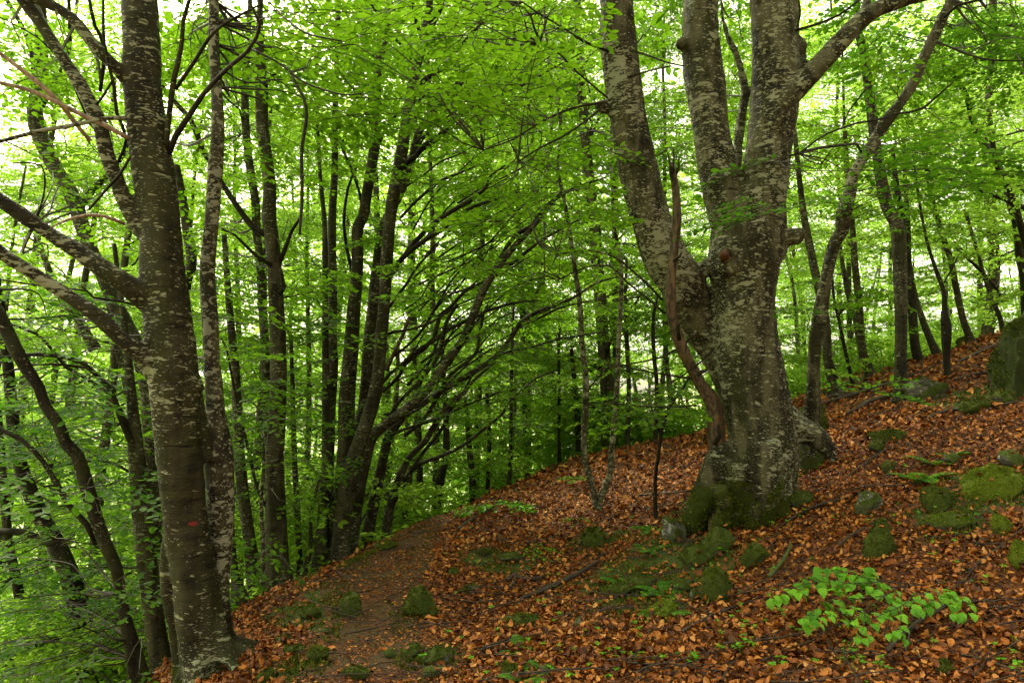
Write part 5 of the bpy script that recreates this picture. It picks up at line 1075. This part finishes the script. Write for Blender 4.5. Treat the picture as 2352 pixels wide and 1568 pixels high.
def leaves_on_rocks():
    g = np.random.default_rng(55); mb = MB(); P = np.vstack(ONROCK); n = len(P); L = leaf_full(1, .31, .8, .6)
    stamp(mb, L, rotm(g.uniform(0, 6.28, n), g.normal(0, .3, n), g.normal(0, .3, n)), g.uniform(.03, .06, n), P)
    tag(mb.build('leaves_on_stones', M['litter']), 'single brown leaves fallen on top of the mossy stones', 'fallen leaves', kind='stuff')
leaves_on_rocks()
def trunk_moss(o, zmax, count, seed, cut):
    g = np.random.default_rng(seed); me = o.data; n = len(me.vertices); co = np.empty(n * 3, np.float32); no = np.empty(n * 3, np.float32)
    me.vertices.foreach_get('co', co); me.vertices.foreach_get('normal', no); co = co.reshape(-1, 3); no = no.reshape(-1, 3)
    nz = np.array([mnoise.noise(Vector(c * 5.0)) + .5 * mnoise.noise(Vector(c * 14.0)) for c in co[:, :3].astype(float)]) if n < 400000 else np.zeros(n)
    ok = np.nonzero(co[:, 2] < zmax * (.75 + nz * 1.3) - cut)[0]; q = g.choice(ok, min(count, len(ok) * 3)); loc = np.array(o.matrix_world.translation) if False else np.array(o.parent.location) + np.array(o.location)
    P = co[q] + g.normal(0, .006, (len(q), 3)) + loc
    tufts(P, no[q], g, .016, 'moss', M['moss_fuzz'], o.parent, np.array(o.parent.location))
for _o in list(COL.objects):
    if _o.name.startswith('trunk') and _o.data.materials and _o.data.materials[0] == M['bark_big'] and len(_o.data.vertices) > 15000: trunk_moss(_o, .36, 16000, 5, 0.0)
    if _o.name.startswith('trunk') and _o.data.materials and _o.data.materials[0] == M['bark_left'] and len(_o.data.vertices) > 15000: trunk_moss(_o, .10, 2500, 6, 0.03)
# ------------------------------------------------------------------ moss carpet, tiny sprouts, twigs on the ground
def moss_carpet():
    g = np.random.default_rng(77); P = []
    for (x0, y0, r) in MP:
        if y0 > 12: continue
        k = int(5200 * r * r) + 900; q = np.column_stack([g.normal(x0, r * .62, k), g.normal(y0, r * .62, k)])
        nz = np.array([mnoise.noise(Vector((a * 3.1, b * 3.1, 4.2))) + .5 * mnoise.noise(Vector((a * 9, b * 9, 1))) for a, b in q]); P.append(q[nz > -.05])
    q = np.vstack(P); q = q[path_dist(q[:, 0], q[:, 1]) > .2]; z = hgt(q[:, 0], q[:, 1]); bump = np.array([.028 * max(0, mnoise.noise(Vector((a * 7, b * 7, 2)))) for a, b in q])
    N = np.tile([0, 0, 1.0], (len(q), 1)) + g.normal(0, .25, (len(q), 3))
    o = tufts(np.column_stack([q, z + bump + .008]), N, g, .022, 'moss_carpet', M['moss_fuzz'], None, np.zeros(3)); tag(o, 'green moss carpet on the bank and path edges', 'moss', kind='stuff')
moss_carpet()
def sprouts():
    g = np.random.default_rng(78); mb = MB(); L = leaf_full(1, .34, .3, .2)
    sp = [(1768+x*30, 1215+x*8) for x in range(2)] + [(1800,1217),(1770,1330),(1705,1445),(1665,1490),(1740,1450),(1720,1500),(1620,1535),(1975,1555),(1990,1545),(1985,1535),(1865,1450),(1870,1470),(1600,1540),(2295,1515),
          (1260,1500),(1440,1530),(1290,1555),(1330,1545),(1065,1525),(1100,1420),(1380,1390),(1490,1305),(1560,1160),(1375,1180),(1265,1330),(1310,1215),(2050,1085),(1840,1100),(1870,1080),(1250,1290),(1205,1480),(1210,1500)]
    sp += [(g.uniform(950, 2350), g.uniform(1150, 1568)) for _ in range(110)]
    for u, v in sp:
        p = hit(u, v)[0]
        for _ in range(g.integers(1, 4)):
            c = p + np.array([g.normal(0, .05), g.normal(0, .05), 0]); c[2] = h1(c[0], c[1]) + g.uniform(.03, .08); k = g.integers(3, 6); yw = g.uniform(0, 6.28)
            stamp(mb, L, rotm(yw + np.arange(k) * 6.28 / k + g.normal(0, .2, k), g.normal(.1, .2, k), g.normal(0, .2, k)), g.uniform(.018, .034, k), np.tile(c, (k, 1)))
            mb.add(*tube([c - [0, 0, .09], c], [.0015, .001], 3, .1))
    tag(mb.build('green_sprouts', M['seedling'], smooth=True), 'tiny bright green sprouts scattered through the leaf litter', 'ground cover', kind='stuff')
sprouts()
def twigs_ground():
    g = np.random.default_rng(79); mb = MB()
    for i in range(620):
        y = 2.5 + 10 * g.uniform() ** 1.3; x = g.uniform(-.25, .8) * y + g.normal(0, .3)
        if x < np.interp(y, [0, 4, 7, 12], [-1.3, -1.4, -2.2, -1.8]): continue
        a = R(25) + g.normal(0, .7); L_ = g.uniform(.12, .75); n = 5; t = np.linspace(-.5, .5, n); bend = g.normal(0, .12)
        X = x + math.cos(a) * t * L_ - math.sin(a) * bend * t * t * L_; Y = y + math.sin(a) * t * L_ + math.cos(a) * bend * t * t * L_
        Z = hgt(X, Y) + .045 + g.uniform(0, .02, n); r = g.uniform(.002, .0075)
        mb.add(*tube(np.column_stack([X, Y, Z]), np.linspace(r, r * .5, n), 4, .1, .1, i))
    tag(mb.build('fallen_twigs', M['stick']), 'thin dark twigs lying all over the leaf litter', 'twigs', kind='stuff')
twigs_ground()
# ------------------------------------------------------------------ fallen branches
STK = [
 ([(2040,1515,12),(2060,1492,15),(2081,1475,14),(2110,1450,14),(2135,1435,13),(2160,1418,14),(2170,1405,12)],'stick','thick forked brown fallen branch below the green beech seedling',[[(2081,1478,6),(2100,1505,5),(2115,1530,4)],[(2165,1412,7),(2185,1440,5)]]),
 ([(1568,1466,8),(1590,1452,8),(1618,1436,7),(1645,1424,7),(1668,1414,6)],'dead','rusty stick lying left below the large rounded mossy stone',[]),
 ([(1785,1224,4),(1835,1192,6),(1885,1170,6),(1930,1158,5),(1968,1148,4)],'stick','long dark twig lying between the half mossy and wedge shaped stones',[[(1858,1180,3),(1870,1200,3)]]),
 ([(1905,1290,6),(1951,1245,5),(2001,1215,4),(2028,1180,3)],'stick','dark thin stick running up to the upright tongue shaped stone',[]),
 ([(1768,1338,9),(1785,1318,10),(1800,1298,9),(1813,1272,6),(1818,1256,4)],'stickmoss','mossy bent stick right of the compact dark mossy stone',[]),
 ([(2352,1566,5),(2290,1543,5),(2230,1525,5),(2160,1512,4)],'stick','long thin dark branch at the bottom right corner',[[(2260,1533,3),(2230,1515,2)]]),
 ([(1612,1305,3),(1650,1280,4),(1685,1252,4),(1720,1222,4),(1742,1198,4),(1768,1145,3)],'stick','thin dark twig slanting below the roots of the giant beech',[]),
 ([(1197,1388,9),(1225,1378,12),(1251,1368,11),(1290,1350,12),(1330,1328,10),(1351,1315,9),(1377,1298,7)],'stick','long half buried fallen limb in the litter at the picture centre',[]),
 ([(1054,1225,8),(1084,1202,8),(1117,1182,7),(1137,1168,5)],'stick','dark log edging the far end of the path',[]),
 ([(1885,936,7),(1925,925,8),(1968,913,9),(2010,897,8),(2040,888,7)],'stick','long dark fallen trunk on the right slope, upper of two parallel ones',[]),
 ([(1945,958,7),(1975,945,10),(1995,933,11),(2030,921,10),(2056,914,9)],'stick','dark fallen trunk on the right slope, lower of two parallel ones',[]),
 ([(1978,902,10),(2011,900,11),(2040,890,8),(2056,884,7)],'stick','short thick fallen piece left of the sturdy straight grey trunk',[[(2000,900,6),(1990,885,5)]]),
 ([(2130,972,7),(2160,960,9),(2185,953,9),(2235,946,8)],'stick','dark rotten branch lying between the tilted slab and the dark mossy rock',[]),
 ([(1165,1345,10),(1180,1335,14),(1200,1340,11),(1230,1342,8),(1250,1335,6)],'stick','small gnarled driftlike root lying in the centre litter',[[(1185,1335,7),(1180,1350,5),(1165,1362,4)]]),
 ([(2075,875,5),(2120,860,5),(2160,840,4),(2200,826,3)],'stick','thin pole lying along the slope behind the tilted slab',[]),
 ([(2200,838,5),(2240,820,6),(2275,805,6),(2300,795,6)],'stick','broken pole lying against the huge boulder on the skyline',[]),
 ([(2190,880,5),(2240,868,7),(2290,860,8)],'stick','root like branch left of the huge mossy boulder',[]),
 ([(1315,1275,3),(1345,1250,4),(1375,1225,4),(1410,1190,3)],'stick','slender twig lying below the forked pale sapling',[]),
 ([(1205,1330,3),(1235,1305,4),(1260,1285,3)],'stick','short dark twig above the gnarled root',[]),
 ([(1230,1262,2),(1225,1250,2)],'stick','stub of twig poking from the mid slope',[]),
 ([(1465,1145,5),(1510,1142,5),(1560,1138,4),(1600,1130,3)],'stick','bare branch stretched over the slope left of the giant beech',[]),
 ([(2090,1500,4),(2150,1470,4),(2230,1440,3),(2330,1400,3)],'stick','thin dark twig crossing the litter right of the thick fallen branch',[]),
 ([(1750,1535,4),(1800,1510,5),(1860,1490,4),(1900,1470,3)],'stick','dark twig at the bottom, left of the thick fallen branch',[]),
 ([(2220,1330,3),(2270,1290,4),(2320,1250,4),(2352,1225,3)],'stick','dark twig at the right edge beside the lowest bright moss lump',[]),
]
_ms = wood('mossy_stick', (0.03, 0.045, 0.006), (0.10, 0.12, 0.015)); M['stickmoss'] = _ms
for i, (q, mt, lab, forks) in enumerate(STK):
    def onground(q):
        P = []; r = []
        for k, (u, v, w_) in enumerate(q):
            p = hit(u, v)[0]; d = (p - EYE) @ FWD; rr = max(.003, w_ * d / F / 2); P.append(p + [0, 0, rr * .8 + .038]); r.append(rr)
        return P, r
    P, r = onground(q); o = MB(); o.add(*tube(P, r, 9, .05, .14, 500 + i)); loc = P[0]
    o = o.build('fallen_branch', M[mt], loc=loc); tag(o, lab, 'branch')
    for f in forks:
        P2, r2 = onground(f); b = MB(); b.add(*tube(P2, r2, 6, .05, .12, 600 + i)); b.build('side_twig', M[mt], o, loc=P2[0])
# ------------------------------------------------------------------ ferns
def fern(u, v, size, lab, seed, nf=6, spread=1.0):
    g = np.random.default_rng(seed); c = hit(u, v)[0]; t = thing('fern', c, lab, 'fern'); L0 = leaf_lite(.22, .05)
    for k in range(nf):
        az = k / nf * 6.28 + g.normal(0, .3); Ln = size * g.uniform(.7, 1.1); n = 9; q = np.linspace(0, 1, n); up = g.uniform(.55, .95)
        P = c + np.stack([math.cos(az) * Ln * q * spread, math.sin(az) * Ln * q * spread, Ln * (up * q - .62 * q ** 2)], 1)
        mb = MB(); mb.add(*tube(P, np.linspace(.003, .001, n), 3, .05)); S_, _ = resample(P, np.ones(n), Ln / 18)
        m = len(S_); T = np.gradient(S_, axis=0); pit = -np.arctan2(T[:, 2], np.hypot(T[:, 0], T[:, 1]))
        for sgn in (-1, 1):
            qq = np.linspace(0, 1, m); ln = Ln * .30 * np.clip(np.sin(np.pi * (qq * .86 + .12)), .08, 1)
            yaw = az + sgn * (1.25 - .3 * qq); stamp(mb, L0, rotm(yaw, np.full(m, .1), sgn * pit * .8), ln, S_)
        mb.build('frond', M['fern'], t, smooth=False, loc=c)
for i, (u, v, s_, lab, nf) in enumerate([(1500,1222,.26,'fern in the bank directly left of the grey rock outcrop, upper of two',6),(1492,1268,.22,'fern in the bank left of the grey rock outcrop, lower of two',5),
    (1430,1345,.24,'fern on the long mossy ledge of the bank',5),(1525,1368,.24,'fern in the middle of the mossy bank, above the bright cushion',5),(1512,1425,.24,'fern growing on the bright moss cushion at the bank foot',4),
    (1209,1566,.20,'upright little fern at the bottom edge, picture centre',5),(1190,1500,.18,'small broad fern above the upright mossy lump',4),(2112,1108,.34,'largest light green fern right of the wedge shaped stone',7),
    (2150,1070,.26,'light green fern behind the largest one on the right slope',6),(2185,1050,.22,'small fern at the root of a thin bent twig on the right',5),(1560,1340,.16,'tiny fern beside the pale stone in the bank',4)]):
    fern(u, v, s_, lab, 700 + i, nf)
# ------------------------------------------------------------------ green beech seedlings
def zz(x, y): return 1568 + x / 3.0, 1045.3 + y / 3.0
LV = [(610,985),(650,965),(705,955),(735,915),(775,930),(800,885),(845,920),(860,850),(890,830),(930,800),(930,890),(975,890),(985,840),(1010,780),(1060,780),(1100,770),(1110,800),(1085,860),(1150,830),(1190,790),(1160,880),(1215,870),
 (1250,820),(1290,780),(1340,805),(1310,840),(1265,830),(1030,930),(1050,910),(1095,930),(1150,930),(1230,960),(1290,900),(1320,950),(1340,920),(1390,880),(1360,860),(1410,910),(1490,970),(1440,940),(980,1010),(1050,990),(930,1060),(1010,1000),
 (900,1080),(1030,1110),(1010,1070),(960,1120),(820,1130),(880,1150),(860,1100),(1130,1110),(1110,1050),(1155,1060),(1190,1030),(1185,1140),(1240,1100),(1290,1080),(1250,1180),(1330,1165),(1210,1235),(1285,1230),(1350,1080),(1400,1070),
 (1420,1120),(1370,1090),(1450,1040),(1500,1010),(1520,1080),(1560,1000),(1610,1050),(1640,1000),(1610,960),(1450,1225),(1530,1235),(1530,1180),(1700,1010),(1750,1000),(1690,940),(1760,920),(1790,960),(1850,1020),(1880,1040),(1860,950),
 (1900,970),(1960,975),(2000,1015),(1920,1080),(1990,1085),(1850,940)]
TWG = [[(1540,900),(1500,880),(1380,860),(1250,840),(1100,795),(1000,785)],[(1380,865),(1200,880),(1000,870),(850,885),(720,930),(620,980)],[(1500,885),(1400,960),(1200,990),(1000,1025),(880,1090),(830,1125)],[(1400,960),(1250,1060),(1100,1085),(1000,1090)],
       [(1250,1060),(1255,1130),(1240,1200)],[(1500,900),(1600,950),(1720,960),(1850,985),(1980,1040)],[(1600,955),(1500,1040),(1380,1090),(1300,1140)],[(1500,1045),(1505,1120),(1490,1200)]]
def seedling():
    g = np.random.default_rng(90); up = .17
    root = hit(*zz(1560, 985))[0]; t = thing('beech_seedling', root, 'low beech seedling with a wide fan of glossy bright green leaves over the brown litter', 'seedling')
    tw3 = []
    for k, q in enumerate(TWG):
        P = [hit_up(*zz(*a), up + .02 * math.sin(a[0] * .01)) for a in q]
        if k == 0: P = [root + [0, 0, -.02], root + [0, .0, .09]] + P[1:]
        r = np.linspace(.0035 if k else .006, .0012, len(P)); mb = MB(); mb.add(*tube(P, r, 6, .04, .05)); mb.build('stem' if k == 0 else 'twig', M['twig'] if k else M['stick'], t, loc=root)
        tw3.append(resample(P, r, .03)[0])
    TT = np.vstack(tw3); mb = MB(); L = leaf_full(1, .36, -.5, .3)
    for (x, y) in [p for q in LV for p in (q, (q[0] + g.normal(0, 26), q[1] + g.normal(12, 15)))]:
        c = hit_up(*zz(x, y), up + g.normal(0.004, .012)); dd = np.linalg.norm(TT - c, axis=1); b = TT[np.argmin(dd)]
        a = math.atan2(c[1] - b[1], c[0] - b[0]) if dd.min() > .02 else g.uniform(-2.6, -.5)
        yw = .55 * (-math.pi / 2 + g.normal(0, .55)) + .45 * a if a < 1.6 else -math.pi / 2 + g.normal(0, .7)
        s = g.uniform(21, 33) * ((c - EYE) @ FWD) / F; p0 = c - np.array([math.cos(yw), math.sin(yw), 0]) * s * .5
        stamp(mb, L, rotm(np.array([yw]), np.array([g.normal(.5, .24)]), np.array([g.normal(0, .36)])), np.array([s]), p0[None])
        if np.linalg.norm(b - p0) < .14: mb.add(*tube([b, p0], [.0009, .0009], 3, .1), 1)
    mb.build('foliage', [M['seedling'], M['twig']], t, loc=root)
seedling()
def small_seedling(u, v, sc, lab, seed, k=3, upz=.12):
    g = np.random.default_rng(seed); c = hit(u, v)[0]; t = thing('beech_seedling', c, lab, 'seedling'); mb = MB(); top = c + [0, 0, upz]
    st = MB(); st.add(*tube([c - [0, 0, .02], top], [.004, .002], 5, .05)); st.build('stem', M['twig'], t, loc=c)
    stamp_sprays(mb, SPR_FULL, np.tile(top, (k, 1)), g.uniform(-3.1, 0.2, k), g.normal(0, .08, k), g.normal(0, .1, k), np.full(k, sc), g); mb.build('foliage', [M['seedling'], M['twig']], t, loc=c)
small_seedling(1122, 1178, .85, 'spreading green seedling by the log at the far end of the path', 91, 5, .15)
small_seedling(1330, 1112, .42, 'small green seedling on the slope left of the forked pale sapling', 92, 3)
small_seedling(1210, 1278, .4, 'little green seedling beside the flat dark stone', 93, 2)
small_seedling(1318, 1210, .3, 'tiny green seedling below the forked pale sapling', 94, 2)
small_seedling(1925, 1500, .22, 'tiny half hidden seedling under the wide green one', 95, 2, .06)
# low leafy beech shrubs just beyond the brow, all copies of one
def shrubs():
    g = np.random.default_rng(44); cr = MB(); n = 70; q = g.normal(0, 1, (n, 3)); q /= np.linalg.norm(q, axis=1)[:, None]
    P = np.array([0, 0, .8]) + q * np.array([.9, .9, .75]) * g.uniform(.3, 1, n)[:, None]; P[:, 2] = np.maximum(P[:, 2], .12)
    stamp_sprays(cr, SPR, P, np.arctan2(P[:, 1], P[:, 0]) + g.normal(0, .5, n), g.normal(0, .15, n), g.normal(0, .15, n), g.uniform(.7, 1.1, n), g)
    st = MB()
    for k in range(7): a = g.uniform(0, 6.28); st.add(*tube([(0, 0, -.1), (math.cos(a) * .3, math.sin(a) * .3, .6), (math.cos(a) * .75, math.sin(a) * .75, 1.2)], [.014, .01, .004], 5, .2))
    root = bpy.data.objects.new('beech_shrub', None); COL.objects.link(root); ch = [st.build('stems', M['twig'], root), cr.build('foliage', [M['leaf_far'], M['twig']], root, smooth=False)]
    first = True
    for (n_, u0, u1, d0, d1, lab, grp) in [(9, 1780, 2380, 16, 20, 'low leafy beech shrub just behind the right hand brow', 'low beech shrubs behind the right hand brow'),
                                     (6, 960, 1560, 15.5, 18, 'low leafy beech shrub just past the brow of the path', 'low beech shrubs past the brow of the path'),
                                     (5, 560, 860, 9.8, 13, 'low leafy beech shrub behind the feet of the central fan', 'low beech shrubs behind the central fan'),
                                     (14, -60, 480, 8, 13, 'low leafy beech shrub on the falling bank at the lower left', 'low beech shrubs on the lower left bank')]:
        for _ in range(n_):
            u, d = g.uniform(u0, u1), g.uniform(d0, d1); x, y = (u - 1176) / F * d, d
            if first: o = root; first = False
            else:
                o = root.copy(); COL.objects.link(o)
                for c in ch: e = c.copy(); COL.objects.link(e); e.parent = o
            s = g.uniform(.8, 1.5); o.location = (x, y, h1(x, y)); o.rotation_euler = (0, 0, g.uniform(0, 6.28)); o.scale = (s, s, s); tag(o, lab, 'shrub', grp)
shrubs()
